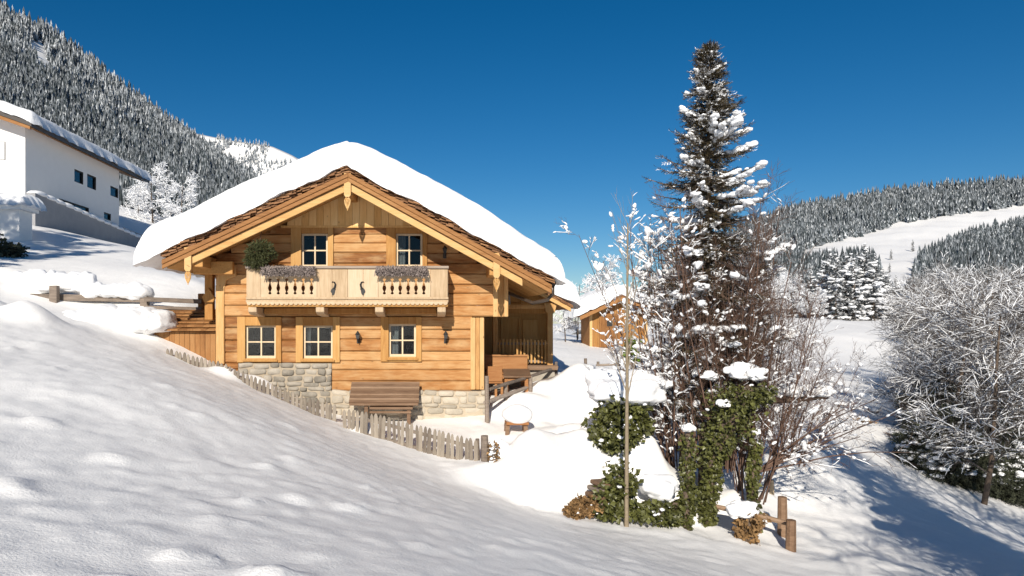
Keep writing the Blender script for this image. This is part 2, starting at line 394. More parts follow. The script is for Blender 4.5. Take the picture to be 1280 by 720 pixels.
def ground_z(x, y, detail=True):
    x = np.asarray(x, float); y = np.asarray(y, float)
    z = tps(x, y)
    for px, d, rx, ry, h, p in HUMPS:
        c = PX(px, d); r2 = ((x - c) / rx) ** 2 + ((y - d) / ry) ** 2
        z = z + h * np.exp(-(r2 ** (p / 2)) * .8)
    if detail:
        near = sstep(60, 25, y)
        z = z + near * (.018 * fbm(x * .8, y * .8, 3, 4) + .012 * fbm(x * 4, y * 4, 8, 3))
        z = z + (1 - near) * .25 * fbm(x * .09, y * .09, 4, 3)
        slope = sstep(20., 16., y + .28 * x) * sstep(5.5, 2., x)          # trampled part of the near slope
        z = z + slope * (0.006 * fbm(x * 1.6 + .5 * y, y * 1.1, 21, 4) + .007 * fbm(x * 4.5 + y, y * 4, 27, 3) + .010 * np.maximum(0, fbm(x * 3.2, y * 2.4, 31, 2)))
        yard = sstep(.3, 1.5, x) * sstep(12.5, 14, y) * sstep(26, 22, y) * sstep(11, 8, x)
        z = z + yard * (.05 * fbm(x * 1.7, y * 1.7, 51, 3) + .016 * fbm(x * 6, y * 6, 57, 3))
        for lx, ly, rx, ry, h in LUMPS:
            m = (np.abs(x - lx) < rx * 3) & (np.abs(y - ly) < ry * 3)
            if m.any():
                wx_ = .35 * rx * vnoise(x[m] * 9, y[m] * 9, 3); wy_ = .35 * rx * vnoise(x[m] * 9, y[m] * 9, 6); r2 = ((x[m] + wx_ - lx) / rx) ** 2 + ((y[m] + wy_ - ly) / ry) ** 2
                z[m] += (h if h < .08 else h * .36) * np.exp(-r2 ** 1.2)
    return z
def gz(x, y): return float(ground_z(np.array([x]), np.array([y]))[0])
def GP(px, d):                          # a ground point straight below a picture column at depth d
    x = PX(px, d); return np.array([x, d, gz(x, d)])
NA, NR = 620, 860
ang = np.linspace(R(-66), R(66), NA); rr = 1.5 * (235 / 1.5) ** (np.arange(NR) / (NR - 1))
AA, RR = np.meshgrid(ang, rr)
gx, gy = RR * np.sin(AA), RR * np.cos(AA) - 9.
gzv = ground_z(gx, gy)
V = np.stack([gx.ravel(), gy.ravel(), gzv.ravel()], 1)
i, j = np.meshgrid(np.arange(NR - 1), np.arange(NA - 1), indexing='ij'); q = (i * NA + j).ravel()
F = np.stack([q, q + 1, q + NA + 1, q + NA], 1)
tag(link('ground', V, F, None, None, MT['snow_ground'], smooth=True), 'trampled snow slope falling to the right past the chalet', 'snow', kind='structure')
mb = MB(); mb.add([(-6000, -6000, -40), (6000, -6000, -40), (6000, 8000, -40), (-6000, 8000, -40)], [(0, 1, 2, 3)])
tag(mb.build('valley_floor', MT['snow_ground']), 'snowy valley floor far below', 'valley', kind='structure')

# ------------------------------------------------------------------ mountains: (px, crest py, crest depth, base py, base depth)
def hill(name, prof, nt_, label, cat, rough, pw=1.6, back=400, seed=1):
    pr = np.array(prof, float); pxs = np.linspace(pr[0, 0], pr[-1, 0], 150)
    cy, cd, by, bd = (np.interp(pxs, pr[:, 0], pr[:, k]) for k in (1, 2, 3, 4))
    k = np.ones(9) / 9
    cd, bd = (np.convolve(np.pad(a, 4, 'edge'), k, 'valid') for a in (cd, bd))
    t = np.linspace(0, 1, nt_)
    def surf(px, t):
        a, b, c, d = (np.interp(px, pxs, v) for v in (cy, cd, by, bd))
        dep = d + (b - d) * (1 - t) ** pw; py = a + (c - a) * t
        x, y, z = (px - CX) / FPX * dep, dep, (HY - py) / FPX * dep
        z = z + rough * fbm(x / (rough * 14), y / (rough * 14), seed, 4) * np.minimum(1, 8 * t) * (1 - .6 * t)
        return np.stack([x, y, z], -1)
    G = surf(*np.meshgrid(pxs, t))
    bk = G[0].copy(); bk[:, 1] += back; bk[:, 2] = -40
    G = np.concatenate([bk[None], G]); n = len(pxs)
    i, j = np.meshgrid(np.arange(len(G) - 1), np.arange(n - 1), indexing='ij'); q = (i * n + j).ravel()
    F = np.stack([q, q + n, q + n + 1, q + 1], 1)
    tag(link(name, G.reshape(-1, 3), F, None, None, MT['snow_ground'], smooth=True), label, cat, kind='structure')
    return surf
surfL = hill('mountain', [(-420, -260, 620, 330, 120), (-150, -75, 700, 310, 130), (0, 14, 760, 296, 140), (60, 42, 840, 296, 150), (120, 85, 950, 300, 165), (180, 130, 1080, 300, 185), (240, 170, 1230, 302, 210), (310, 216, 1450, 310, 260), (370, 262, 1600, 330, 320), (430, 310, 1700, 360, 420), (500, 392, 1800, 410, 500)],
             60, 'steep wooded mountainside rising behind the white house', 'mountain', 6., 1.35)
surfL2 = hill('mountain', [(60, 250, 2600, 300, 2100), (180, 172, 2600, 300, 2100), (240, 166, 2600, 300, 2100), (290, 176, 2600, 320, 2100), (340, 183, 2600, 330, 2100), (365, 194, 2600, 330, 2100), (420, 226, 2700, 350, 2200), (520, 300, 2700, 380, 2200), (620, 380, 2700, 410, 2200)],
              40, 'pale snow-covered ridge beyond the dark wooded mountainside', 'mountain', 9., 1., seed=4)
surfR = hill('hill', [(760, 396, 1000, 410, 190), (850, 340, 1100, 408, 180), (940, 284, 1250, 406, 175), (1000, 263, 1350, 405, 170), (1060, 252, 1400, 405, 165), (1130, 241, 1450, 405, 160), (1200, 234, 1500, 405, 150), (1280, 230, 1500, 410, 140), (1500, 190, 1500, 420, 120), (1700, 180, 1400, 430, 110)],
             70, 'broad wooded hill with an open white ski slope', 'hill', 4., 1.5, seed=7)
rng = np.random.default_rng(11); random.seed(4)
# ------------------------------------------------------------------ snow on roofs, rails and tops
def cosgrid(a, b, n):
    t = np.linspace(0, 1, n); t = .5 - .5 * np.cos(math.pi * t)
    return a + (b - a) * (.35 * np.linspace(0, 1, n) + .65 * t)
def snow_slab(name, x0, x1, y0, y1, base, H, Rr, parent=None, nx=90, ny=60, amp=.06, seed=1, edge=.08, top=None, mat=None, fr=1.6, droop=0.):
    """a snow blanket over the footprint; base(x, y) is what it lies on, top(x, y) an optional smoother sheet"""
    X, Y = np.meshgrid(cosgrid(x0, x1, nx), cosgrid(y0, y1, ny))
    e = np.minimum(np.minimum(X - x0, x1 - X), np.minimum(Y - y0, y1 - Y))
    h = np.sqrt(np.clip(1 - (1 - np.clip(e / Rr, 0, 1)) ** 2, 0, 1))
    n = fbm(X * fr, Y * fr, seed, 4)
    B = base(X, Y); Tp = B if top is None else top(X, Y)
    z = B + (Tp - B) * h + h * (H + amp * n)
    k = 1 - np.clip(e / (Rr * 1.2), 0, 1)
    xo = k * edge * fbm(X * .8 + 3, Y * 2.1, seed + 5, 3); yo = k * edge * fbm(X * 2.3, Y * .9 + 7, seed + 8, 3)
    zo = k * edge * .8 * fbm(X * 2.1 + 9, Y * 2.1, seed + 12, 3)
    top_v = np.stack([X + xo, Y + yo, z + zo - k * droop], -1).reshape(-1, 3)
    bot_v = np.stack([X + xo, Y + yo, np.minimum(B + zo - k * droop, z + zo - k * droop)], -1).reshape(-1, 3)
    i, j = np.meshgrid(np.arange(ny - 1), np.arange(nx - 1), indexing='ij'); q = (i * nx + j).ravel()
    F1 = np.stack([q, q + 1, q + nx + 1, q + nx], 1); F2 = F1[:, ::-1] + nx * ny
    rim = np.concatenate([np.arange(nx), np.arange(1, ny) * nx + nx - 1, (ny - 1) * nx + np.arange(nx - 2, -1, -1), np.arange(ny - 2, 0, -1) * nx])
    r2 = np.roll(rim, -1); F3 = np.stack([rim, rim + nx * ny, r2 + nx * ny, r2], 1)
    return link(name, np.concatenate([top_v, bot_v]), np.concatenate([F1, F2, F3]), None, None, mat or MT['snow'], parent, smooth=True, base=(x0, y0, float(B[0, 0])))
def blob(c, r, amp=.12, f=1.5, seed=0, sub=4, flat=.5):
    """one rounded lump of snow: vertices and faces"""
    V, F = ICO[sub]; V = V.copy()
    n = fbm3(V + seed * 3.1, f, seed, 3)
    V *= (1 + amp * n)[:, None]
    V[:, 2] = np.where(V[:, 2] < 0, V[:, 2] * flat, V[:, 2])
    return V * np.asarray(r) + np.asarray(c), F

# ------------------------------------------------------------------ the chalet
D = 20.0
X = lambda px: (px - CX) / 45.0
Z = lambda py: (HY - py) / 45.0
YF = 18.6                                    # front edge of the roof
SF = FPX / YF
apx, apz = PX(435, YF), PZ(203, YF)
lex, lez = PX(201, YF), PZ(313, YF)
rex, rez = PX(691, YF), PZ(344, YF)
SL, SR = (apz - lez) / (apx - lex), (apz - rez) / (rex - apx)
def roofz(x): return np.where(np.asarray(x) < apx, apz - SL * (apx - np.asarray(x)), apz - SR * (np.asarray(x) - apx))
def rz_(x): return float(roofz(x))
YB = 29.0
chalet = thing('log_chalet', 'large golden log chalet with carved balcony under a thick snow roof', 'chalet', (X(437), D, -2.8))

def log_rows(mb, x0, x1, z0, z1, yf, th, openings, rh, seed, limit=None):
    r = random.Random(seed); z = z0
    while z < z1 - .02:
        h = min(rh * r.uniform(.82, 1.18), z1 - z)
        if z1 - (z + h) < .1: h = z1 - z
        t = r.random(); out = r.uniform(-.018, .018); g = .008
        cuts = sorted({z + g, z + h} | {c for o in openings for c in (o[2], o[3]) if z + g < c < z + h})
        for a, b in zip(cuts[:-1], cuts[1:]):
            la, lb = x0, x1
            if limit:
                lo, hi = limit(a + (b - a) * .4); la, lb = max(la, lo), min(lb, hi)
            segs = [(la, lb)]
            for o in openings:
                if o[2] < b - 1e-6 and o[3] > a + 1e-6:
                    segs = [s for p, q in segs for s in ((p, min(q, o[0])), (max(p, o[1]), q)) if s[1] - s[0] > .02]
            for p, q in segs:
                c1 = .035 if abs(a - (z + g)) < 1e-6 else 0; c2 = .03 if abs(b - (z + h)) < 1e-6 else 0
                f = yf - out; prof = [(yf + th, a), (f + c1, a)] + ([(f, a + c1)] if c1 else []) + ([(f, b - c2)] if c2 else []) + [(f + c2, b), (yf + th, b)]
                # a long log is built of several lengths joined with tiny bulges so that it is not ruler straight
                n = max(1, int((q - p) / .55)); xs = np.linspace(p, q, n + 1)
                ring = []
                m = len(prof)
                for k, xx in enumerate(xs):
                    wob = .012 * mnoise.noise(Vector((xx * .9, z * 7, seed)))
                    wz = .012 * mnoise.noise(Vector((xx * .7 + 40, z * 5, seed)))
                    ring += [(xx, y - wob if i not in (0, m - 1) else y, zz + (wz if 0 < i < m - 1 else 0)) for i, (y, zz) in enumerate(prof)]
                F_ = [tuple(range(m))[::-1], tuple(n * m + np.arange(m))]
                for k in range(n):
                    for i in range(m): F_.append((k * m + i, k * m + (i + 1) % m, (k + 1) * m + (i + 1) % m, (k + 1) * m + i))
                mb.add(ring, F_, 0, t)
        z += h
WINS = [  # px x0 x1 y0 y1 (glass with sash), casing x0 x1 y0 y1, curtain
    (377, 410, 292, 334, 364, 417, 283, 336, 'none'), (495, 528, 292, 334, 483, 534, 283, 336, 'left'),
    (307, 345, 407, 448, 297, 352, 396, 453, 'none'), (379, 416, 407, 448, 370, 425, 396, 453, 'thin'), (486, 520, 405, 446, 476, 527, 396, 452, 'left')]
ops = [(X(a), X(b), Z(d), Z(c)) for a, b, c, d, *_ in WINS]
mb = MB(); log_rows(mb, X(415), X(590), Z(489), Z(396), D, .3, ops, .30, 3); log_rows(mb, X(270), X(415), Z(454), Z(396), D, .3, ops, .30, 9); log_rows(mb, X(270), X(297.5), Z(490), Z(454), D, .3, ops, .30, 19)
mb.build('lower_wall', MT['log'], chalet)
def lim(z):   # keep the logs under the sloping roof
    u = z + .5
    return (apx - (apz - u) / SL, apx + (apz - u) / SR)
mb = MB(); log_rows(mb, X(270), X(617), Z(396) + .004, Z(283), D - .02, .32, ops, .29, 5, lim)
mb.build('upper_wall', MT['log'], chalet)
# side and back walls, room behind the windows
mb = MB()
mb.box(X(270), X(270) + .25, D + .32, YB - 1.2, -3.4, rz_(X(270)) - .5, tint=.3); mb.box(X(634) - .25, X(634), D + .33, YB - 1.2, Z(396), rz_(X(634)) - .5, tint=.5)
mb.box(X(605) - .25, X(605), D + .33, YB - 1.2, -3.4, Z(396), tint=.6); mb.box(X(270) + .25, X(605) - .25, YB - 1.5, YB - 1.2, -3.4, 2.2, tint=.5)
mb.add([(X(270), YB - 1.3, 2.2), (X(605), YB - 1.3, 2.2), (apx, YB - 1.3, apz - .55)], [(0, 1, 2)]); mb.box(X(606), X(633), D + .02, YB - 1.3, Z(395), Z(393), tint=.2)
mb.build('side_wall', MT['log'], chalet)
mb = MB()
mb.box(X(271), X(604), D + 3.2, D + 3.3, -2.8, 2.6); mb.box(X(275), X(600), D + .35, D + 3.2, -.05, .05); mb.box(X(275), X(600), D + .35, D + 3.2, -1.9, -1.85); mb.box(X(300), X(600), D + .35, D + 3.2, 2.65, 2.7)
mb.build('room', MT['room'], chalet)
# gable panel of upright boards
mb = MB(); xs = np.arange(X(270), X(634), .2); r = random.Random(6)
for a in xs:
    b = a + .194; g0 = Z(283) + .003; t = r.random(); o = r.uniform(0, .01)
    if min(rz_(a), rz_(b)) - .5 <= g0 + .02: continue
    pts = [(a, g0), (b, g0), (b, rz_(b) - .47)] + ([(apx, apz - .47)] if a < apx < b else []) + [(a, rz_(a) - .47)]
    mb.prism_y(pts, D - .075 - o, D + .1, 0, t)
mb.box(X(352), X(548), D - .10, D + .05, Z(285), Z(282.5), 0, .15)
mb.build('gable_panel', MT['gable'], chalet)
# stone base
def stones(x0, x1, z0, z1, yf, size, seed, fine=False):
    r = random.Random(seed); ch = []; z = z0; tv, tf = ICO[2]; tv = np.sign(tv) * np.abs(tv) ** .42
    tv = tv / np.abs(tv).max(); pos, ms, tt = [], [], []
    while z < z1:
        h = size * r.uniform(.6, 1.25); h = min(h, z1 - z + .02); x = x0
        while x < x1:
            wd = min(size * r.uniform(1.2, 3.2), max(x1 - x, .1)); tl = r.uniform(-.08, .08)
            pos.append((x + wd / 2, yf + .07, z + h / 2 + r.uniform(-.02, .02))); sx, sy, sz = wd / 2 * .97, .10 + r.uniform(-.02, .05), h / 2 * .97
            ms.append([[sx, 0, -tl * sz], [0, sy, 0], [tl * sx, 0, sz]]); tt.append(r.random()); x += wd
        z += h
    V, F = stamp(tv, tf, np.array(ms), np.array(pos))
    V += .018 * np.stack([fbm3(V, 7, 1), fbm3(V, 7, 5), fbm3(V, 7, 9)], -1)
    return V, F, 0, np.repeat(tt, len(tf))
m2 = MB(); m2.box(X(298), X(414), D - .002, D + .3, -3.4, Z(454)); 
o = m2.build('mortar', MT['mortar'], chalet)
tag(link_chunks('stone_base', [stones(X(298), X(415), -2.9, Z(455), D + .0, .16, 4)], [MT['stone']], chalet, smooth=True), 'rough fieldstone base')
m2 = MB(); m2.box(X(414.5), X(608), D - .202, D + .3, -3.4, Z(488) - .01); m2.build('mortar', MT['mortar'], chalet)
tag(link_chunks('stone_base', [stones(X(415), X(608), -3.3, Z(488), D - .2, .17, 14)], [MT['stone_pale']], chalet, smooth=True), 'pale coursed stone base')
# corner boards
def boards(name, pxs, y0, y1, d, mats, tints):
    for (a, b), t in zip(pxs, tints):
        mb = MB(); mb.box(X(a), X(b), d, d + .3, Z(y1), Z(y0), 0, t); mb.build(name, mats, chalet, bevel=.012)
boards('corner_board', ((588, 594), (594.2, 599.3), (599.5, 605)), 397, 487, D - .05, MT['log_end'], (.9, .25, .95))
boards('corner_board', ((616, 622.4), (622.6, 629.6), (629.8, 635)), 306, 396, D - .08, MT['log_end'], (.95, .3, .85))
mb = MB()                                   # left corner: log ends bulging out in a curve under the eave
prof = [(X(270.5), Z(455)), (X(270.5), Z(372)), (X(271), Z(352)), (X(274), Z(340)), (X(280), Z(334)), (X(296), Z(331)), (X(296), Z(345)), (X(284), Z(350)), (X(281), Z(362)), (X(281), Z(455))]
mb.prism_y(prof, D - .07, D + .1, 0, .75); mb.build('corner_board', MT['log_end'], chalet, bevel=.015)
mb = MB(); mb.box(PX(257, 20.6), PX(267, 20.6), 20.5, 20.75, PZ(400, 20.6), PZ(325, 20.6), 0, .1)
mb.prism_y([(PX(256.5, 20.5), PZ(378, 20.5)), (PX(268, 20.5), PZ(378, 20.5)), (PX(270, 20.5), PZ(372, 20.5)), (PX(262, 20.5), PZ(360, 20.5)), (PX(254, 20.5), PZ(371, 20.5))], 20.4, 20.5, 0, .2)
mb.build('eave_post', MT['trim'], chalet, bevel=.015)

def window(parent, x0, x1, z0, z1, yf, cas, curtain='none', casing=True, cols=2, rows=2, mats=('trim', 'sash')):
    """window > frame, sash, pane, sill; yf is the wall face"""
    yg = yf + .085
    fr = MB()
    if casing:
        a, b, c, d = cas
        fr.box(a, x0, yf - .055, yf + .12, c, d, 0, random.random()); fr.box(x1, b, yf - .055, yf + .12, c, d, 0, random.random())
        fr.box(x0 + .001, x1 - .001, yf - .052, yf + .12, z1, d - .004, 0, random.random()); fr.box(x0 + .001, x1 - .001, yf - .05, yf + .12, c, z0, 0, random.random())
    else:
        fr.box(x0 - .06, x0, yf - .02, yf + .1, z0 - .06, z1 + .06); fr.box(x1, x1 + .06, yf - .02, yf + .1, z0 - .06, z1 + .06); fr.box(x0, x1, yf - .018, yf + .1, z1, z1 + .06); fr.box(x0, x1, yf - .018, yf + .1, z0 - .06, z0)
    wo = fr.build('window', MT[mats[0]], parent, bevel=.008)
    s = MB(); t = .055 if casing else .04; y0, y1 = yg - .035, yg + .03
    s.box(x0, x0 + t, y0, y1, z0, z1, 0, .6); s.box(x1 - t, x1, y0, y1, z0, z1, 0, .7); s.box(x0 + t, x1 - t, y0, y1, z1 - t, z1, 0, .5); s.box(x0 + t, x1 - t, y0, y1, z0, z0 + t * 1.3, 0, .55)
    for k in range(1, cols):
        xm = x0 + (x1 - x0) * k / cols; s.box(xm - .02, xm + .02, y0 + .006, y1 - .004, z0 + t * 1.3, z1 - t, 0, .65)
    for k in range(1, rows):
        zm = z0 + (z1 - z0) * k / rows
        for q in range(cols):
            p0 = x0 + t if q == 0 else x0 + (x1 - x0) * q / cols + .02; p1 = x1 - t if q == cols - 1 else x0 + (x1 - x0) * (q + 1) / cols - .02
            s.box(p0, p1, y0 + .009, y1 - .006, zm - .018, zm + .018, 0, .6)
    s.build('sash', MT[mats[1]], wo)
    g = MB(); g.box(x0 + .02, x1 - .02, yg - .004, yg + .004, z0 + .02, z1 - .02); g.build('pane', MT['glass'], wo)
    if curtain != 'none':
        c = MB(); wd = (x1 - x0) * (.30 if curtain == 'left' else .16); n = 14
        xs = [x0 + .05 + wd * k / n for k in range(n + 1)]
        V = []
        for k, xx in enumerate(xs):
            yy = yg + .16 + .03 * math.sin(k * 1.9); V += [(xx, yy, z1 - .02), (xx - (.1 * wd if k > n / 2 else 0), yy, z0 + .02)]
        c.add(V, [(2 * k, 2 * k + 1, 2 * k + 3, 2 * k + 2) for k in range(n)]); c.build('curtain', MT['curtain'], wo)
    return wo
for a, b, c, d, ca, cb, cc, cd, cur in WINS:
    up = c < 350
    yf = D - (.02 if up else 0)
    window(chalet, X(a), X(b), Z(d), Z(c), yf, (X(ca), X(cb), Z(cd), Z(cc)), cur)
    if not up:
        s = MB(); s.box(X(a) - .06, X(b) + .06, yf - .10, yf - .056, Z(d) - .09, Z(d) - .03, 0, .3); s.build('sill', MT['trim'], chalet, bevel=.008)

# roof: shingles, fascia, bargeboards, underside, purlins
def slope_box(mb, xa, xb, y0, y1, o0, o1, m=0, tint=None):
    """a piece of the roof between two x (same side of the ridge), vertical offsets o0 < o1 from the roof line"""
    za, zb = rz_(xa), rz_(xb)
    mb.prism_y([(xa, za + o0), (xb, zb + o0), (xb, zb + o1), (xa, za + o1)], y0, y1, m, tint)
mb = MB(); r = random.Random(21)
for (xa, xb) in ((lex, apx), (apx, rex)):
    n = int((xb - xa) / .17)
    for layer in range(4):
        for k in range(n):
            a = xa + (xb - xa) * k / n + r.uniform(-.03, .03); b = a + (xb - xa) / n * r.uniform(1.0, 1.5)
            if k == 0 : a = max(a, xa - .1)
            if xb == apx: b = min(b, apx + .03)
            else: a = max(a, apx - .03)
            o = -.30 + layer * .064; z1 = rz_(a); z2 = rz_(b)
            tl = r.uniform(0, .05) ; up1, up2 = (0, tl) if xb == apx and False else (tl * (xb != apx) * 0 + r.uniform(-.008, .02), r.uniform(-.008, .02))
            yy = YF + .10 - layer * .035 + r.uniform(-.05, .05)
            sgn = 1 if xb == apx else -1      # butt ends lift on the downhill side
            l1, l2 = (.045, 0) if sgn == 1 else (0, .045)
            mb.prism_y([(a, z1 + o + l1 + up1), (b, z2 + o + l2 + up2), (b, z2 + o + l2 + up2 + r.uniform(.03, .055)), (a, z1 + o + l1 + up1 + r.uniform(.03, .055))], yy, yy + 1.1, 0, r.random())
slope_box(mb, lex, apx, YF + .5, YB, -.25, -.03, 0, .4); slope_box(mb, apx, rex, YF + .5, YB, -.25, -.03, 0, .4)
roof = mb.build('roof', MT['shingle'], chalet)
mb = MB()                                  # splintered bark and grass fringe along the shingle tops
r = random.Random(5); rr_ = np.random.default_rng(3); tv = np.array([(0, -.5, 0), (0, .5, 0), (1, 0, .15)]); tf = np.array([(0, 1, 2)])
N = 1500; xs = rr_.uniform(lex, rex, N); side = np.where(xs < apx, -1., 1.)
f = np.stack([side * rr_.uniform(.0, 1, N) + rr_.normal(0, .3, N), rr_.uniform(-1, -.1, N), rr_.normal(.2, .35, N)], -1)
dens = fbm(xs * 1.3, xs * 0, 6, 3) > -.25
V, F = stamp(tv, tf, frames(f, rr_, np.stack([rr_.uniform(.03, .09, N), rr_.uniform(.01, .03, N), np.ones(N)], -1)), np.stack([xs, YF + rr_.uniform(.02, .16, N), roofz(xs) + rr_.uniform(-.05, .05, N)], -1))
F = F.reshape(N, -1)[dens]
link_chunks('shingle_fringe', [(V, F.reshape(-1, 3), 0, rr_.random(len(F)))], [MT['shingle']], chalet)
for nm, y0, y1, o0, o1, mt, g in (('fascia', YF + .02, YF + .07, -.49, -.26, 'fascia', 0), ('bargeboard', YF + .10, YF + .16, -.70, -.50, 'barge', 0)):
    for xa, xb, t in ((lex + .02, apx, .45), (apx, rex - .02, .7)):
        mb = MB()
        if nm == 'fascia':
            slope_box(mb, xa, xb, y0, y1, o0, (o0 + o1) / 2 - .003, 0, t); slope_box(mb, xa, xb, y0 - .025, y1 - .01, (o0 + o1) / 2, o1, 0, t * .6)
        else: slope_box(mb, xa + (.55 if xb == apx else 0), xb - (.75 if xb != apx else 0), y0, y1, o0, o1, 0, t)
        mb.build(nm, MT[mt], chalet, bevel=.01)
mb = MB()
for k in range(58):                         # underside boards run along the slope eave to ridge, one per strip of depth
    y0 = YF + .17 + k * .18
    if y0 > YB - .2: break
    t = r.random()
    slope_box(mb, lex + .1, apx, y0, y0 + .176, -.50, -.27, 0, t); slope_box(mb, apx, rex - .1, y0, y0 + .176, -.50, -.27, 0, t)
mb.build('soffit', MT['soffit'], chalet)
for pxp, dz in ((435, 0), (245, -.02), (618, 0), (332, 0), (535, 0)):
    x = PX(pxp, YF); big = pxp in (435, 245, 618)
    if not big: continue
    top = rz_(x) - .52
    mb = MB(); mb.box(x - .11, x + .11, YF + .2, D + (.3 if pxp != 245 else 1.5), top - .30 + dz, top + (.0 if pxp != 435 else -.02), 0, .4); mb.build('purlin', MT['soffit'], chalet, bevel=.012)
mb = MB(); mb.box(PX(243, 19.6), PX(292, 19.6), 19.5, 19.7, PZ(343, 19.6), PZ(327, 19.6), 0, .35); mb.build('eave_beam', MT['soffit'], chalet, bevel=.015)
def pendant(pxc, py0, py1):
    x = PX(pxc, YF); s = 1 / SF; z0, z1 = PZ(py1, YF), PZ(py0, YF); hw = 4.3 * s
    L = z1 - z0
    mb = MB(); mb.prism_y([(x - hw, z0 + L * .42), (x - hw * .55, z0 + L * .36), (x + hw * .55, z0 + L * .36), (x + hw, z0 + L * .42), (x + hw, z1), (x - hw, z1)], YF + .03, YF + .095, 0, .8)
    p = mb.build('pendant', MT['barge'], chalet, bevel=.006)
    m2 = MB()                               # carved heart hung on a point
    for sg in (-1, 1):
        pts = []
        for k in range(15):
            a = k / 14; ang_ = math.pi * (1.55 * a); q = hw * .62 * (1 - .25 * a)
            pts.append((x + sg * (hw * .42 + q * math.cos(ang_) * .75 - hw * .15), YF + .06, z0 + L * .28 + q * math.sin(ang_) * .9))
        m2.pole(pts, [.018] * 15, 6)
        m2.pole([(x + sg * hw * .78, YF + .06, z0 + L * .28), (x + sg * hw * .62, YF + .06, z0 + L * .18), (x + sg * .01, YF + .06, z0 + L * .06)], [.02, .022, .018], 6)
        m2.pole([(x + sg * hw * .4, YF + .06, z0 + L * .36), (x + sg * hw * .2, YF + .06, z0 + L * .2), (x, YF + .06, z0)], [.016, .014, .01], 6)
    m2.build('carved_heart', MT['barge'], p)
pendant(434, 216, 263); pendant(234, 309, 356); pendant(621, 316, 365)
# snow blanket
base = lambda x, y: roofz(x) - .05 * sstep(YF + .5, YF + .2, y)
def topf(x, y):
    s = np.where(x < apx, SL, SR); return apz - s * np.sqrt((x - apx) ** 2 + .3) + .16 - .2 * sstep(rex - 2.4, rex, x)
snow_slab('roof_snow', PX(169, 18.7), PX(706, 18.7), YF - .08, YB + .25, base, .70, .42, chalet, nx=260, ny=120, amp=.04, seed=3, edge=.06, top=topf, fr=1.1, droop=.02)
# gutter along the right eave and its downpipe
mb = MB(); gx_ = rex + .05; gz_ = rez - .2
mb.pole([(gx_, YF + .2, gz_), (gx_, YF + 4, gz_ - .02), (gx_, YB, gz_ - .04)], [.075] * 3, 10)
q = [(gx_, YF + .3, gz_), (gx_ + .0, YF + .32, gz_ - .28), (gx_ - .12, YF + .4, gz_ - .42), (gx_ - .45, YF + .8, gz_ - .50), (X(636), D + .1, Z(366)), (X(637), D + .25, Z(380))]
mb.pole(q, [.05] * 6, 8); mb.build('gutter', MT['gutter'], chalet, smooth=True)

# balcony
BY = 19.0
bx = lambda px: PX(px, BY); bz = lambda py: PZ(py, BY)
def hole_half(t):
    return float(np.interp(t, [0, .04, .10, .16, .30, .45, .6, .74, .84, .9, .96, 1], [.5, 2.0, 2.0, .8, .9, 1.6, 2.5, 1.7, .6, 1.9, 1.9, .5])) / 47.4
bal = MB(); bal.box(bx(309), bx(560), BY - .02, D - .03, bz(383.5), bz(379.5), 0, .3)
bal = bal.build('balcony', MT['trim'], chalet, bevel=.01)
def part(name, mats, fn, parent=bal, **kw):
    mb = MB(); fn(mb); return mb.build(name, MT[mats], parent, **kw)
def railing_run(holes, xa, xb):
    mb = MB(); ed = [xa] + [bx((a + b) / 2) for a, b in zip(holes[:-1], holes[1:])] + [xb]
    zt, zb = bz(348), bz(368); ts = np.linspace(0, 1, 25)
    cx = [bx(h) for h in holes]
    for k in range(len(holes) + 1):
        L = [(xa, zt), (xa, zb)] if k == 0 else [(cx[k - 1] + hole_half(t), zt + (zb - zt) * t) for t in ts]
        Rr = [(xb, zb), (xb, zt)] if k == len(holes) else [(cx[k] - hole_half(t), zt + (zb - zt) * t) for t in ts[::-1]]
        mb.prism_y(L + Rr, BY, BY + .035, 0, .35 + .5 * random.random())
    mb.box(xa, xb, BY, BY + .035, zt, bz(336), 0, .6); mb.box(xa, xb, BY, BY + .035, bz(376), zb, 0, .55)
    mb.build('baluster_panel', MT['balcony'], bal)
hl = [337.4, 347.8, 358.3, 368.8, 379, 389.4]; hr = [480.4, 490.3, 500.2, 510.2, 520, 529.8]
railing_run(hl, bx(326), bx(396)); railing_run(hr, bx(473), bx(538))
for a, b in ((309, 325.8), (396.3, 415), (415.3, 434.5), (434.8, 453.8), (454.1, 472.7), (538.3, 559.5)):
    part('rail_board', 'balcony', lambda m: m.box(bx(a), bx(b), BY - .004 + .008 * random.random(), BY + .035, bz(376), bz(336)), bevel=.006)
for a in (308.6, 559):
    part('side_rail', 'balcony', lambda m: m.box(bx(a) - .02, bx(a) + .02, BY + .04, D - .03, bz(376), bz(336)))
part('handrail', 'rail_grey', lambda m: (m.box(bx(307), bx(561), BY - .05, BY + .10, bz(335.8), bz(332.5)), m.box(bx(307) , bx(307) + .1, BY + .11, D - .03, bz(335.5), bz(332.6)), m.box(bx(561) - .1, bx(561), BY + .11, D - .03, bz(335.5), bz(332.6))), bevel=.01)
part('lower_rail', 'balcony', lambda m: (m.box(bx(307.5), bx(560.5), BY - .03, BY - .005, bz(374), bz(371.5), 0, .2), m.box(bx(307.5), bx(560.5), BY - .035, BY - .005, bz(378), bz(375), 0, .1)), bevel=.005)
def scallop(m):
    n = 43
    for k in range(n):
        a = bx(309) + (bx(559.5) - bx(309)) * k / n; b = bx(309) + (bx(559.5) - bx(309)) * (k + 1) / n; c = (a + b) / 2; rr = (b - a) / 2
        m.prism_y([(b, bz(377)), (a, bz(377))] + [(c - rr * math.cos(t), bz(378.6) - rr * .95 * math.sin(t)) for t in np.linspace(0, math.pi, 8)], BY - .06, BY - .037, 0, .5 + .3 * random.random())
part('scalloped_trim', 'balcony', scallop)
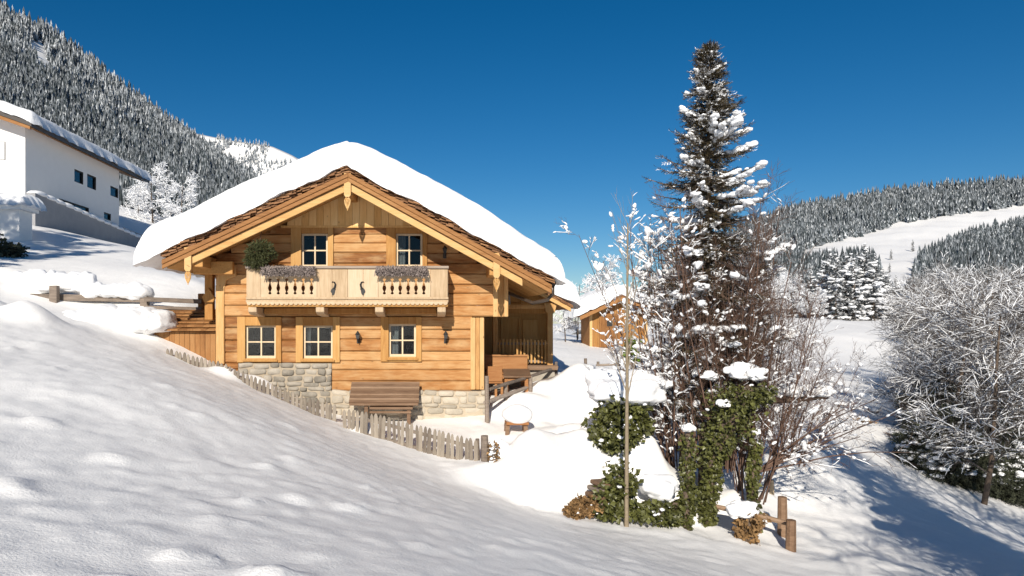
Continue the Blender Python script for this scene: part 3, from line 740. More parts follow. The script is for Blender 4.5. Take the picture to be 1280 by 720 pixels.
for a in (315.5, 400, 474, 552):
    part('bracket', 'balcony', lambda m: m.prism_x([(BY - .02, bz(384)), (BY + .0, bz(390)), (BY + .15, bz(393)), (D - .04, bz(396)), (D - .04, bz(384))], bx(a) - .11, bx(a) + .11, 0, .5), bevel=.012)
part('floor_beam', 'trim', lambda m: m.box(bx(322), bx(546), D - .28, D - .05, bz(392), bz(384.5), 0, .0), bevel=.012)
def chamois(px, mirror):
    s = 1 / 47.4; sg = -1 if mirror else 1
    head = [(-3.2, 0), (-2.4, 2.6), (-1, 4.2), (.6, 3.4), (2.6, 4.6), (3.4, 3.2), (2.4, 1.6), (2.2, -.2), (1.6, -2.8), (.2, -4.4), (-1.4, -4.2), (-1.6, -2.2)]
    m = MB(); q = [(bx(px) + sg * x * s, bz(364.5) + z * s) for x, z in head]
    if mirror: q = q[::-1]
    m.prism_y(q, BY - .022, BY - .006, 0, .3)
    pts = [(bx(px) + sg * x * s, BY - .014, bz(364.5) + z * s) for x, z in ((.6, 3.2), (2.2, 6.), (2.8, 9.), (1.6, 11.6), (-.6, 12.2), (-1.6, 11))]
    m.pole(pts, [.03, .03, .027, .022, .016, .008], 6)
    m.build('chamois_ornament', MT['dark'], bal)
chamois(416.5, False); chamois(453.5, True)

# right wing with porch
WY = 23.3; wx = lambda px: PX(px, WY); wz = lambda py: PZ(py, WY)
wing = chalet
mb = MB(); mb.box(wx(600), wx(692), WY, WY + .2, wz(392), wz(384), 0, .25)
mb.prism_y([(wx(600), wz(383.8)), (wx(692), wz(383.8)), (wx(692), wz(379)), (wx(640), wz(348)), (wx(600), wz(348))], WY, WY + .15, 0, .7)
mb.box(wx(600), wx(690), WY + .5, WY + .7, wz(470), wz(384), 0, .75); mb.box(wx(688) , wx(692), WY + .2, WY + 6, wz(470), wz(384), 0, .4)
mb.build('porch_wall', MT['trim'], chalet)  # paler casing wood makes up for sun that misses the porch
window(chalet, wx(634), wx(649), wz(378), wz(363), WY - .01, None, casing=False, cols=3, rows=2)
yy = WY + .5; window(chalet, PX(628, yy), PX(648, yy), PZ(428, yy), PZ(398, yy), yy - .02, None, casing=False, cols=1, rows=1)
mb = MB(); mb.box(PX(653, yy), PX(672, yy), yy - .06, yy - .005, PZ(449, yy), PZ(399, yy), 0, .8); mb.build('porch_door', MT['trim'], chalet, bevel=.01)
mb = MB(); mb.box(PX(684, 22.6), PX(691, 22.6), 22.55, 22.75, PZ(457, 22.6), PZ(380, 22.6), 0, .4)
mb.prism_y([(PX(682, 22.6), PZ(391, 22.6)), (PX(693, 22.6), PZ(391, 22.6)), (PX(696, 22.6), PZ(379, 22.6)), (PX(680, 22.6), PZ(379, 22.6))], 22.53, 22.77, 0, .5)
mb.box(PX(616, 22.6), PX(622, 22.6), 22.55, 22.75, PZ(457, 22.6), PZ(384, 22.6), 0, .3); mb.box(PX(612, 22.6), PX(692, 22.6), 22.57, 22.73, PZ(386, 22.6), PZ(381, 22.6), 0, .2)
mb.build('porch_post', MT['log_end'], chalet, bevel=.012)
mb = MB(); mb.box(PX(600, 22.5), PX(696, 22.5), 22.3, WY + 2.3, PZ(462, 22.5), PZ(456.5, 22.5)); mb.build('porch_floor', MT['bench'], chalet)
mb = MB(); mb.box(PX(600, 22.5), PX(693, 22.5), 22.45, WY + 2.3, -3., PZ(462.3, 22.5)); mb.build('porch_base', MT['stone'], chalet)
rl = MB(); rl.box(PX(622, 22.6), PX(684, 22.6), 22.6, 22.66, PZ(431, 22.6), PZ(428, 22.6)); rl.box(PX(622, 22.6), PX(684, 22.6), 22.6, 22.66, PZ(453, 22.6), PZ(450, 22.6))
rl = rl.build('porch_railing', MT['grey_wood'], chalet)
for k in range(14):
    a = 624.5 + k * 4.4; m = MB(); m.box(PX(a, 22.6) - .028, PX(a, 22.6) + .028, 22.565, 22.595, PZ(454, 22.6), PZ(425 - random.random() * 1.5, 22.6)); m.build('baluster', MT['trim'], rl)
# wing roof: two boards, shingles, snow
wry = 22.4; a0, a1 = (PX(640, wry), PZ(341, wry)), (PX(714, wry), PZ(380, wry)); wsl = (a0[1] - a1[1]) / (a1[0] - a0[0])
wrz = lambda x: a1[1] + wsl * (a1[0] - x)
def wslope(mb, xa, xb, y0, y1, o0, o1, t=None): mb.prism_y([(xa, wrz(xa) + o0), (xb, wrz(xb) + o0), (xb, wrz(xb) + o1), (xa, wrz(xa) + o1)], y0, y1, 0, t)
mb = MB()
for k in range(16):
    for l in range(2):
        a = a0[0] + (a1[0] - a0[0]) * k / 16; wslope(mb, a, a + .17, wry + random.uniform(-.04, .04), wry + .6, -.10 + l * .05, -.055 + l * .05)
wslope(mb, a0[0], a1[0], wry + .3, 29, -.11, -.01, .5); mb.build('wing_roof', MT['shingle'], chalet)
mb = MB(); wslope(mb, a0[0], a1[0], wry + .02, wry + .08, -.24, -.11, .6); mb.build('wing_bargeboard', MT['barge'], chalet, bevel=.008)
mb = MB(); wslope(mb, a0[0], a1[0] - .05, wry + .09, 29, -.19, -.112, .4); mb.build('wing_soffit', MT['soffit'], chalet)
snow_slab('wing_snow', PX(655, wry), PX(723, wry), wry - .02, 29.2, lambda x, y: wrz(x) + 0 * y, 1. * .78, .45, chalet, nx=70, ny=70, amp=.06, seed=12, edge=.09)

# lamps, planters, hanging basket
def lantern(px, py, label):
    t = thing('wall_lantern', label, 'wall lamp', (X(px), D - .02, Z(py)), 'black lanterns on the log wall')
    s = 1 / 45; y = D - .19
    m = MB(); m.prism_y([(X(px) - 1.6 * s, Z(py + 3)), (X(px) + 1.6 * s, Z(py + 3)), (X(px) + 2.6 * s, Z(py - 2)), (X(px) - 2.6 * s, Z(py - 2))], y - .05, y + .05); m.build('lantern_body', MT['dark'], t)
    m = MB(); m.pole([(X(px), y, Z(py - 2)), (X(px), y, Z(py - 4)), (X(px), y, Z(py - 6.5))], [.078, .045, .008], 8); m.build('lantern_cap', MT['dark'], t); m = MB(); m.pole([(X(px), y, Z(py + 3)), (X(px), y, Z(py + 5)), (X(px), y, Z(py + 6.5))], [.035, .02, .012], 8); m.build('finial', MT['dark'], t)
    m = MB(); m.pole([(X(px), D + .0, Z(py + 6)), (X(px), D - .09, Z(py + 7)), (X(px), y + .02, Z(py + 5.5)), (X(px), y, Z(py + 3))], [.018] * 4, 6); m.box(X(px) - .045, X(px) + .045, D - .03, D + .01, Z(py + 9), Z(py + 3)); m.build('bracket', MT['dark'], t)
lantern(448, 420, 'small black wall lantern between the ground floor windows'); lantern(557, 420, 'small black wall lantern low on the wall near the right corner'); lantern(556, 314, 'small black wall lantern on the upper wall right of the balcony')
def leafy(name, centre_fn, N, size, mats, parent, seed, ratio=.35, tri=False, curl=.3):
    r_ = np.random.default_rng(seed); pos, f = centre_fn(r_, N)
    tv = np.array([(0, 0, 0), (.45, .5, curl * .3), (1, 0, 0), (.45, -.5, curl * .3)]); tf = np.array([(0, 1, 2), (0, 2, 3)])
    sc = r_.uniform(size * .6, size * 1.4, N); V, F = stamp(tv, tf, frames(f, r_, np.stack([sc, sc * ratio * 2, sc], -1)), pos)
    return link_chunks(name, [(V, F, 0, np.repeat(r_.random(N), 2))], mats, parent)
def planter(px0, px1, label):
    t = thing('planter_box', label, 'planter', (bx((px0 + px1) / 2), BY - .15, bz(340)), 'planters on the balcony rail')
    m = MB(); m.box(bx(px0 + 3), bx(px1 - 3), BY - .22, BY - .055, bz(341), bz(334.5)); m.build('box', MT['rail_grey'], t)
    def fn(r_, N):
        x = r_.uniform(bx(px0), bx(px1), N); u = r_.random(N); ph = r_.uniform(-.2, 1, N)
        pos = np.stack([x, BY - .14 - .14 * np.sin(ph * 2.6), bz(338) + .10 * np.cos(ph * 2.9) - .06 * u], -1)
        f = np.stack([r_.normal(0, .7, N), r_.uniform(-1, .1, N), r_.normal(-.5, .6, N)], -1); return pos, f
    leafy('dried_plants', fn, 2600, .055, [MT['heather']], t, 5 + px0, .3)
    m = MB(); r = random.Random(px0); n = int((px1 - px0) / 3.3)
    for k in range(n):                        # a braided lattice of twigs hangs over the front
        a = bx(px0 + 2 + k * 3.3)
        for sg in (-1, 1): m.pole([(a, BY - .25, bz(334.5)), (a + sg * .05, BY - .285, bz(339)), (a + sg * .09, BY - .27, bz(344 + r.random() * 2.5))], [.012, .011, .008], 4)
    m.build('woven_twigs', MT['heather'], t)
planter(330, 395, 'long planter of dried grey twigs on the balcony rail under the left window'); planter(471, 534, 'long planter of dried grey twigs on the balcony rail under the right window')
hb = thing('hanging_basket', 'bushy green fir basket hanging on a cord at the balcony end', 'hanging plant', P(325, 330, 18.9), None)
c0 = P(326, 318, 18.9)
def fn(r_, N):
    v = r_.normal(size=(N, 3)); v /= np.linalg.norm(v, axis=1, keepdims=True); rad = r_.random(N) ** .4
    pos = c0 + v * rad[:, None] * np.array([.37, .32, .36]) + np.stack([-.1 * (v[:, 2] < -.3), 0 * rad, 0 * rad], -1); return pos, v * .8 + r_.normal(0, .5, (N, 3)) + np.array([0, 0, -.25])
leafy('fir_twigs', fn, 2600, .10, [MT['fir_sprig']], hb, 8, .11)
m = MB(); m.pole([c0 + (0, 0, .1), c0 + (.0, 0, .5), P(327, 287, 18.9)], [.012, .01, .01], 6); m.build('cord', MT['twig'], hb)
rng = np.random.default_rng(31); random.seed(8)
# ------------------------------------------------------------------ bench with a high slatted back against the wall
bench = thing('slatted_bench', 'brown slatted bench with tall leaning back against the chalet wall', 'bench', P(483, 520, 19.3))
for k in range(9):
    t0, t1 = k / 9, (k + .9) / 9
    y0, y1 = 19.30 + .42 * t0, 19.30 + .42 * t1; pz = lambda t: PZ(503 - 26 * t, 19.3 + .42 * t)
    if k == 0: bk = MB()
    ax = lambda t: PX(436 + 3.5 * t, 19.3 + .4 * t); bx2 = lambda t: PX(523.5 + 1.0 * t, 19.3 + .4 * t)
    V = [(ax(t0), y0, pz(t0)), (bx2(t0), y0, pz(t0)), (bx2(t1), y1, pz(t1)), (ax(t1), y1, pz(t1))]
    V += [(x, y + .03, z - .03) for x, y, z in V]
    bk.add(V, [(0, 1, 2, 3), (7, 6, 5, 4), (0, 4, 5, 1), (2, 6, 7, 3), (1, 5, 6, 2), (0, 3, 7, 4)], 0, random.random())
bk.build('backrest', MT['bench'], bench)
m = MB(); m.box(PX(437, 19.2), PX(523, 19.2), 19.1, 19.28, PZ(506.5, 19.2), PZ(503.5, 19.2)); m.box(PX(462, 19.2), PX(516, 19.2), 19.12, 19.5, PZ(511.5, 19.2), PZ(508.5, 19.2)); m.box(PX(462, 19.2), PX(514, 19.2), 19.16, 19.22, PZ(516.5, 19.2), PZ(514, 19.2)); m.build('seat', MT['bench'], bench, bevel=.008)
for a in (458, 511):
    m = MB(); m.box(PX(a, 19.25) - .05, PX(a, 19.25) + .05, 19.18, 19.28, -3.0, PZ(504, 19.2), 0, .2); m.build('leg', MT['bench'], bench, bevel=.008)
    m = MB(); m.bar((PX(a, 19.3), 19.36, -3.0), (PX(a, 19.7), 19.74, PZ(482, 19.74)), .08, .05, 0, .3); m.build('leg', MT['bench'], bench)

# ------------------------------------------------------------------ picket fences
def picket_fence(name, label, pts, n, over, wid, seed, rails=True, posts=()):
    """pts: (px, top py, depth) along the fence; pickets stand `over` metres tall"""
    r = random.Random(seed); a = np.array(pts, float)
    f = thing(name, label, 'fence', P(a[0, 0], a[0, 1] + 20, a[0, 2]))
    tops = []
    for k in range(n):
        px = a[0, 0] + (a[-1, 0] - a[0, 0]) * (k + .5 + r.uniform(-.12, .12)) / n
        py = np.interp(px, a[:, 0], a[:, 1]) + r.uniform(-1, 1); d = np.interp(px, a[:, 0], a[:, 2])
        c = P(px, py, d); w = wid * r.uniform(.85, 1.15) / 2; h = over; tl = r.uniform(-.05, .05)
        prof = [(-w, -h), (w, -h), (w * 1.02, -.16), (w * .95, -.08), (w * .55, -.025), (0, .0), (-w * .55, -.025), (-w * .95, -.08), (-w * 1.02, -.16)]
        m = MB(); m.prism_y([(c[0] + x - z * tl, c[2] + z) for x, z in prof], d - .013, d + .013, 0, r.random()); m.build('picket', MT['picket'], f)
        tops.append(c)
    for dz in ((-.2, -.55) if rails else ()):
        for u, v in zip(a[:-1], a[1:]):
            m = MB(); m.bar(P(*u) + (0, .045, dz), P(*v) + (0, .045, dz), .05, .07, 0, .2); m.build('rail', MT['grey_wood'], f)
    for px, py, d, hh, rad in posts:
        c = P(px, py, d); m = MB(); m.pole([c + (0, .06, -hh), c + (.01, .06, -hh * .5), c + (0, .06, 0)], [rad * 1.1, rad, rad * .9], 9, 0, .2); m.build('post', MT['grey_wood'], f)
    return f
picket_fence('picket_fence', 'row of grey picket tips half buried in the snow slope below the log wall', [(207, 435, 19.1), (250, 446, 18.95), (275, 452, 18.8), (300, 463, 18.65), (340, 480, 18.45), (380, 495, 18.25), (421, 506, 18.05)], 41, 1.0, .078, 3)
picket_fence('picket_fence', 'grey pointed picket fence in front of the slatted bench ending at a thick post', [(427, 511, 17.45), (470, 517, 17.1), (520, 530, 16.6), (560, 540, 16.2), (597, 550, 15.8)], 30, .95, .08, 5, posts=((606, 545, 15.7, 1.2, .09), (597, 549, 15.85, 1.1, .05)))

# ------------------------------------------------------------------ rustic rail fences
def rail_fence(label, posts, rails, mat='grey_wood', name='rail_fence', pr=.06):
    f = thing(name, label, 'fence', P(posts[0][0], posts[0][2], posts[0][3])); r = random.Random(len(label))
    for px, y0, y1, d in posts:
        m = MB(); c0, c1 = P(px, y1, d), P(px + r.uniform(-1.5, 1.5), y0, d); c0[2] -= .4
        m.pole([c0, (c0 + c1) / 2, c1], [pr * 1.1, pr, pr * .92], 8, 0, r.random()); m.build('post', MT[mat], f)
    for (p0, y0, d0), (p1, y1, d1), rad in rails:
        a, b = P(p0, y0, d0), P(p1, y1, d1); m = MB()
        pts = [a + (b - a) * t + np.array([0, r.uniform(-.03, .03), r.uniform(-.02, .02)]) for t in np.linspace(0, 1, 5)]
        m.pole(pts, [rad * r.uniform(.85, 1.1) for _ in pts], 7, 0, r.random()); m.build('rail', MT[mat], f)
    return f
rail_fence('rustic rail fence climbing from the stone base past the terrace furniture', [(609, 470, 512, 19.2), (632, 478, 505, 20.2), (663, 470, 500, 21), (695, 452, 486, 22.6), (733, 448, 474, 25)],
           [((606, 503, 19.2), (697, 471, 22.6), .055), ((612, 486, 19.4), (697, 459, 22.7), .05), ((690, 474, 22.5), (737, 459, 25), .06), ((690, 487, 22.4), (737, 468, 25), .05)])
rail_fence('short dark rail fence on the bank below the hut', [(748, 452, 474, 27), (790, 452, 472, 27), (822, 448, 470, 27)], [((740, 466, 27), (828, 459, 27), .06), ((745, 457, 27), (825, 452, 27), .05)])
# old fence behind the shed roof: flat rails, square posts
fe = thing('old_fence', 'weathered dark plank fence carrying snow above the shed roof', 'fence', P(160, 386, 22.4))
for px, y0, y1, d in ((68, 357, 390, 22), (181, 363, 390, 22.4)):
    m = MB(); c = P(px, y0, d); m.box(c[0] - .12, c[0] + .12, d - .1, d + .1, PZ(y1 + 8, d), c[2], 0, .3); m.build('post', MT['grey_wood'], fe, bevel=.02)
m = MB(); c = P(252, 367, 22.6); m.box(c[0] - .09, c[0] + .09, 22.5, 22.7, PZ(398, 22.6), c[2], 0, .3); m.build('post', MT['boards_brown'], fe, bevel=.02)
for (p0, y0), (p1, y1), h in (((38, 371), (182, 374), .2), ((60, 382), (182, 385), .16), ((180, 374), (252, 377), .14), ((180, 384), (252, 386), .10)):
    m = MB(); m.bar(P(p0, y0, 22.15), P(p1, y1, 22.45), .06, h, 0, random.random()); m.build('rail', MT['grey_wood'], fe, bevel=.01)
ch = []
r_ = np.random.default_rng(2)
for k in range(18):
    px = 30 + k * 8.6; c = P(px, 362 + .035 * px - (7 if px < 110 else 0), 22.55); ch.append((*blob(c, (.40, .40, .27 + .16 * (px < 120) + .08 * r_.random()), .2, 1.6, k, 3, .5), 0))
link_chunks('fence_snow', ch, [MT['snow']], fe, smooth=True)

# ------------------------------------------------------------------ shed built against the left wall
shed = thing('lean_to_shed', 'low brown board shed with a shingle roof against the left chalet wall', 'shed', P(205, 445, 20.3))
m = MB(); x = PX(128, 20.3)
while x < PX(271, 20.3):
    b = min(x + .145, PX(271.5, 20.3)); m.box(x, b - .008, 20.3 + random.uniform(0, .015), 20.36, PZ(462, 20.3), PZ(414, 20.3), 0, random.random()); x = b
m.build('wall', MT['boards_brown'], shed)
m = MB()
for row in range(6):
    t0 = row / 6; y0 = 20.12 + t0 * 2.1; z0 = PZ(414, 20.12) + t0 * .62
    x = PX(120, 20.2)
    while x < PX(273.5, 20.2) - .02:
        b = min(x + random.uniform(.14, .26), PX(273.5, 20.2)); o = random.uniform(0, .015)
        m.add([(x, y0, z0 + .045 + o), (b - .006, y0, z0 + .045 + o), (b - .006, y0 + .6, z0 + .12 + o), (x, y0 + .6, z0 + .12 + o), (x, y0, z0 + .012), (b - .006, y0, z0 + .012), (b - .006, y0 + .6, z0 + .09), (x, y0 + .6, z0 + .09)], [(0, 1, 2, 3), (4, 5, 1, 0), (1, 5, 6, 2), (0, 3, 7, 4), (3, 2, 6, 7), (4, 7, 6, 5)], 0, random.random()); x = b
m.build('roof', MT['boards_brown'], shed)
ch = []
r_ = np.random.default_rng(4)
for k in range(13):                        # thick cushion sliding off the shed roof
    u = k / 12; px = 66 + 130 * u; d = 20.55 + .15 * math.sin(k); c = P(px, 409 - 6 * u + r_.uniform(-2, 2), d)
    ch.append((*blob(c, (.5 + .15 * r_.random(), .75, .40 + .10 * math.sin(u * 3.1)), .16, 1.5, k + 40, 4, .75), 0))
link_chunks('roof_snow', ch, [MT['snow']], shed, smooth=True)

# ------------------------------------------------------------------ white house up the slope
HX = -22.6; hy0, hy1 = 40., 52.
house = thing('white_house', 'white plastered modern house with grey plinth up the slope', 'house', (HX, hy0, 5.0))
hz0, he = 4.0, 10.75
wins = [(93, 104, 211, 231), (109, 120, 217, 238), (138, 148, 232, 248), (130, 138.5, 265, 276), (74, 111, 248, 266)]
dep = lambda px: HX * FPX / (px - CX)
Wn = []
for a, b, c, d in wins:
    da, db = dep(a), dep(b); zt = (HY - c) / FPX * da; zb = (HY - d) / FPX * db
    Wn.append((da, db, zb, zt))
m = MB(); ys = sorted({hy0, hy1} | {v for q in Wn for v in q[:2]}); zs = sorted({hz0, he + .2} | {v for q in Wn for v in q[2:]})
for a, b in zip(ys[:-1], ys[1:]):
    for c, d in zip(zs[:-1], zs[1:]):
        if any(q[0] <= a + 1e-6 and q[1] >= b - 1e-6 and q[2] <= c + 1e-6 and q[3] >= d - 1e-6 for q in Wn): continue
        m.add([(HX, a, c), (HX, b, c), (HX, b, d), (HX, a, d)], [(0, 1, 2, 3)], 0, .5)
gab = 14.2
m.add([(HX - 14, hy0, hz0), (HX, hy0, hz0), (HX, hy0, he + .2), (HX - 7.5, hy0, gab), (HX - 14, hy0, he + .6)], [(0, 1, 2, 3, 4)], 0, .5)
m.add([(HX - 14, hy1, hz0), (HX, hy1, hz0), (HX, hy1, he + .2), (HX - 7.5, hy1, gab), (HX - 14, hy1, he + .6)], [(4, 3, 2, 1, 0)], 0, .5)
m.add([(HX - .35, hy0 + .1, hz0), (HX - .35, hy1 - .1, hz0), (HX - .35, hy1 - .1, he), (HX - .35, hy0 + .1, he)], [(0, 1, 2, 3)], 1, .5)
m.build('wall', [MT['plaster'], MT['room']], house)
for a, b, c, d in Wn:
    f = MB(); t = .06
    f.box(HX - .16, HX - .06, a, a + t, c, d); f.box(HX - .16, HX - .06, b - t, b, c, d); f.box(HX - .158, HX - .062, a + t, b - t, c, c + t); f.box(HX - .158, HX - .062, a + t, b - t, d - t, d)
    if b - a > 1.5: f.box(HX - .155, HX - .065, (a + b) / 2 - .04, (a + b) / 2 + .04, c + t, d - t)
    f = f.build('window', MT['dark'], house)
    g = MB(); g.box(HX - .12, HX - .11, a + t / 2, b - t / 2, c + t / 2, d - t / 2); g.build('pane', MT['glass'], f)
f = MB(); f.box(PX(-2, hy0), PX(7, hy0), hy0 - .04, hy0 + .02, PZ(200, hy0), PZ(177, hy0)); f = f.build('window', MT['grey_wall'], house); g = MB(); g.box(PX(-1.5, hy0), PX(6, hy0), hy0 - .06, hy0 - .045, PZ(199.5, hy0), PZ(178, hy0)); g.build('shutter', MT['plaster'], f)
ov = .95; ey = 38.9; rsl = .36; hrz = lambda x: he + .28 - rsl * (x - HX)
m = MB(); m.prism_y([(HX + ov, hrz(HX + ov) - .22), (HX + ov, hrz(HX + ov)), (HX - 7.5, hrz(HX - 7.5)), (HX - 17, hrz(HX - 7.5) - 3), (HX - 17, hrz(HX - 7.5) - 3.3), (HX - 7.5, hrz(HX - 7.5) - .25)], ey, 55.2, 0, .3); m.build('roof', MT['gutter'], house)
m = MB(); m.prism_y([(HX + ov - .1, hrz(HX + ov - .1) - .40), (HX + ov - .1, hrz(HX + ov - .1) - .23), (HX - 7.5, hrz(HX - 7.5) - .255), (HX - 7.5, hrz(HX - 7.5) - .55)], ey + .05, ey + .2, 0, .5)
m.add([(HX + ov - .2, ey + .2, hrz(HX + ov - .2) - .26), (HX - 6, ey + .2, hrz(HX - 6) - .27), (HX - 6, 55, hrz(HX - 6) - .27), (HX + ov - .2, 55, hrz(HX + ov - .2) - .26)], [(0, 1, 2, 3)], 0, .5); m.build('verge_board', MT['fascia'], house)
snow_slab('roof_snow', HX - 12, HX + ov + .1, ey - .05, 55.4, lambda x, y: np.minimum(hrz(x), hrz(np.full_like(x, HX - 7.5)) + .3 * (x - HX + 7.5)), .62, .4, house, nx=60, ny=50, amp=.05, seed=30, edge=.08)
m = MB(); z0, z1 = PZ(276, 40.5), PZ(249, 40.5); m.prism_x([(39.2, 3.0), (54, 3.0), (54, z0 + .05), (54, z0 + .75), (39.2, z1 + .12)], HX + .5, HX + 1.0, 0, .4); m.box(HX - 1, HX + .5, 39.2, 39.5, 4, z1 - .5, 0, .4); m.build('plinth_wall', MT['grey_wall'], house)
ch = [(*blob((HX + .72, 40 + k * 1.0, z1 + .12 - k * .062), (.42, .8, .27), .1, 1.2, k, 3, .3), 0) for k in range(14)]
link_chunks('plinth_snow', ch, [MT['snow']], house, smooth=True)
# small outbuilding in front of it
dd = 34.; ob = thing('white_outbuilding', 'small white flat-roofed outbuilding in front of the white house', 'garage', P(5, 300, dd))
m = MB(); m.box(PX(-90, dd), PX(24, dd), dd, dd + 1.1, PZ(320, dd), PZ(262, dd), 0, .5); m.build('wall', MT['plaster'], ob)
m = MB(); m.box(PX(-92, dd), PX(30, dd), dd - .25, dd + 1.3, PZ(262, dd), PZ(257, dd), 0, .5); m.build('roof', MT['plaster'], ob)
zb_ = PZ(257, dd); snow_slab('roof_snow', PX(-94, dd), PX(37, dd), dd - .4, dd + 1.5, lambda x, y: zb_ + 0 * x, .55, .4, ob, nx=50, ny=40, amp=.08, seed=33, edge=.1)

# ------------------------------------------------------------------ hut
hd = 38.0; hut = thing('wooden_hut', 'small orange wooden hut with snowy gable roof behind the chalet', 'hut', P(770, 437, hd))
hxl, hxr, hxa = PX(737, hd), PX(809, hd), PX(774, hd); zE, zA = PZ(393, hd), PZ(369, hd); hs = (zA - zE) / (hxa - PX(722, hd)); hz = lambda x: zA - hs * abs(x - hxa)
m = MB(); x = hxl
while x < hxr - .02:
    b = min(x + .22, hxr); pts = [(x, PZ(445, hd)), (b - .012, PZ(445, hd)), (b - .012, hz(b) - .15)] + ([(hxa, zA - .15)] if x < hxa < b else []) + [(x, hz(x) - .15)]
    m.prism_y(pts, hd + random.uniform(0, .02), hd + .1, 0, random.random()); x = b
m.box(hxl + .0, hxl + .1, hd + .11, hd + 2.2, PZ(445, hd), hz(hxl) - .12, 0, .1); m.box(hxr - .1, hxr, hd + .11, hd + 2.2, PZ(445, hd), hz(hxr) - .12, 0, .1); m.build('wall', MT['hut'], hut)
for a in (737, 806):
    m = MB(); m.box(PX(a, hd), PX(a + 3, hd), hd - .05, hd, PZ(445, hd), PZ(389, hd), 0, .9); m.build('corner_board', MT['barge'], hut)
dr = MB(); dr.box(PX(751, hd), PX(772, hd), hd - .06, hd - .005, PZ(434, hd), PZ(395, hd), 0, .1); dr = dr.build('door', MT['boards_brown'], hut, bevel=.015)
m = MB()
for a, b, c, d in ((748.5, 751, 392.5, 434), (772, 774.5, 392.5, 434)): m.box(PX(a, hd), PX(b, hd), hd - .075, hd - .01, PZ(d, hd), PZ(c, hd), 0, .3)
m.box(PX(751, hd), PX(772, hd), hd - .074, hd - .01, PZ(395, hd), PZ(392.5, hd), 0, .3); m.build('door_frame', MT['boards_brown'], dr)
m = MB(); m.box(PX(757, hd), PX(766, hd), hd - .085, hd - .062, PZ(409, hd), PZ(400, hd)); wn = m.build('door_window', MT['boards_brown'], dr)
m = MB(); m.box(PX(758, hd), PX(765, hd), hd - .092, hd - .086, PZ(408, hd), PZ(401, hd)); m.build('pane', MT['dark'], dr)
m = MB()
for sg in (-1, 1):
    xa, xb = (PX(722, hd), hxa) if sg < 0 else (hxa, PX(828, hd)); m.prism_y([(xa, hz(xa) - .16), (xb, hz(xb) - .16), (xb, hz(xb)), (xa, hz(xa))], hd - .6, hd + 2.7, 0, .4)
m.build('roof', MT['shingle'], hut)
m = MB()
for sg in (-1, 1):
    xa, xb = (PX(722, hd), hxa) if sg < 0 else (hxa, PX(828, hd)); m.prism_y([(xa, hz(xa) - .30), (xb, hz(xb) - .30), (xb, hz(xb) - .1), (xa, hz(xa) - .1)], hd - .66, hd - .605, 0, .6)
m.build('bargeboard', MT['fascia'], hut)
snow_slab('roof_snow', PX(714, hd), PX(836, hd), hd - .7, hd + 2.9, lambda x, y: zA - hs * np.abs(x - hxa), .72, .5, hut, nx=80, ny=50, amp=.08, seed=44, edge=.12, top=lambda x, y: zA - hs * np.sqrt((x - hxa) ** 2 + .3) + .05)

# ------------------------------------------------------------------ terrace furniture beside the porch
def furniture(name, label, cat, px, py, d): return thing(name, label, cat, P(px, py, d))
t = furniture('corner_bench', 'long orange-brown garden bench against the porch', 'bench', 634, 492, 22.0); d = 22.1
m = MB(); m.box(PX(606, d), PX(660, d), d + .1, d + .16, PZ(462, d), PZ(446, d), 0, .8); m.box(PX(605, d), PX(661, d), d + .06, d + .2, PZ(446, d), PZ(443.5, d), 0, .9); m.build('backrest', MT['red_wood'], t, bevel=.01)
m = MB(); m.box(PX(606, d), PX(660, d), d - .35, d + .1, PZ(468, d), PZ(465, d), 0, .6); m.build('seat', MT['red_wood'], t, bevel=.01)
for a in (609, 656):
    m = MB(); m.box(PX(a, d) - .05, PX(a, d) + .05, d - .3, d + .14, -2.75, PZ(468.2, d), 0, .3); m.build('leg', MT['red_wood'], t)
t = furniture('garden_chair', 'brown board chair with solid back near the stone base', 'chair', 618, 495, 20.9); d = 20.9
m = MB(); m.box(PX(608, d), PX(628, d), d, d + .05, PZ(477, d), PZ(458, d), 0, .6); m.build('backrest', MT['red_wood'], t, bevel=.01)
m = MB(); m.box(PX(608, d), PX(629, d), d - .02, d + .5, PZ(479.5, d), PZ(477.3, d), 0, .4); m.build('seat', MT['red_wood'], t, bevel=.01)
for a in (609, 620, 627.5):
    m = MB(); m.box(PX(a, d) - .035, PX(a, d) + .035, d + .02, d + .09, PZ(502, d), PZ(479.7, d), 0, .9); m.build('leg', MT['red_wood'], t)
t = furniture('garden_table', 'dark-topped wooden garden table on the terrace below the porch', 'table', 648, 495, 21.2); d = 21.2
m = MB(); m.add([(PX(628, d), d - .3, PZ(469, d)), (PX(662, d), d - .3, PZ(469, d)), (PX(666, d), d + .75, PZ(463, d)), (PX(632, d), d + .75, PZ(463, d)), (PX(628, d), d - .3, PZ(471, d)), (PX(662, d), d - .3, PZ(471, d)), (PX(666, d), d + .75, PZ(465, d)), (PX(632, d), d + .75, PZ(465, d))], [(0, 1, 2, 3), (4, 5, 1, 0), (1, 5, 6, 2), (2, 6, 7, 3), (3, 7, 4, 0), (7, 6, 5, 4)], 0, .3); m.build('table_top', MT['bench'], t)
m = MB(); m.box(PX(631, d), PX(659, d), d - .2, d - .15, PZ(476, d), PZ(471.2, d), 0, .8); m.build('apron', MT['red_wood'], t)
for a in (632, 657):
    m = MB(); m.box(PX(a, d) - .05, PX(a, d) + .05, d - .21, d - .1, PZ(503, d), PZ(471.2, d), 0, .6); m.build('leg', MT['red_wood'], t); m = MB(); m.box(PX(a, d) - .05, PX(a, d) + .05, d + .55, d + .65, PZ(503, d), PZ(469.5, d), 0, .6); m.build('leg', MT['red_wood'], t)
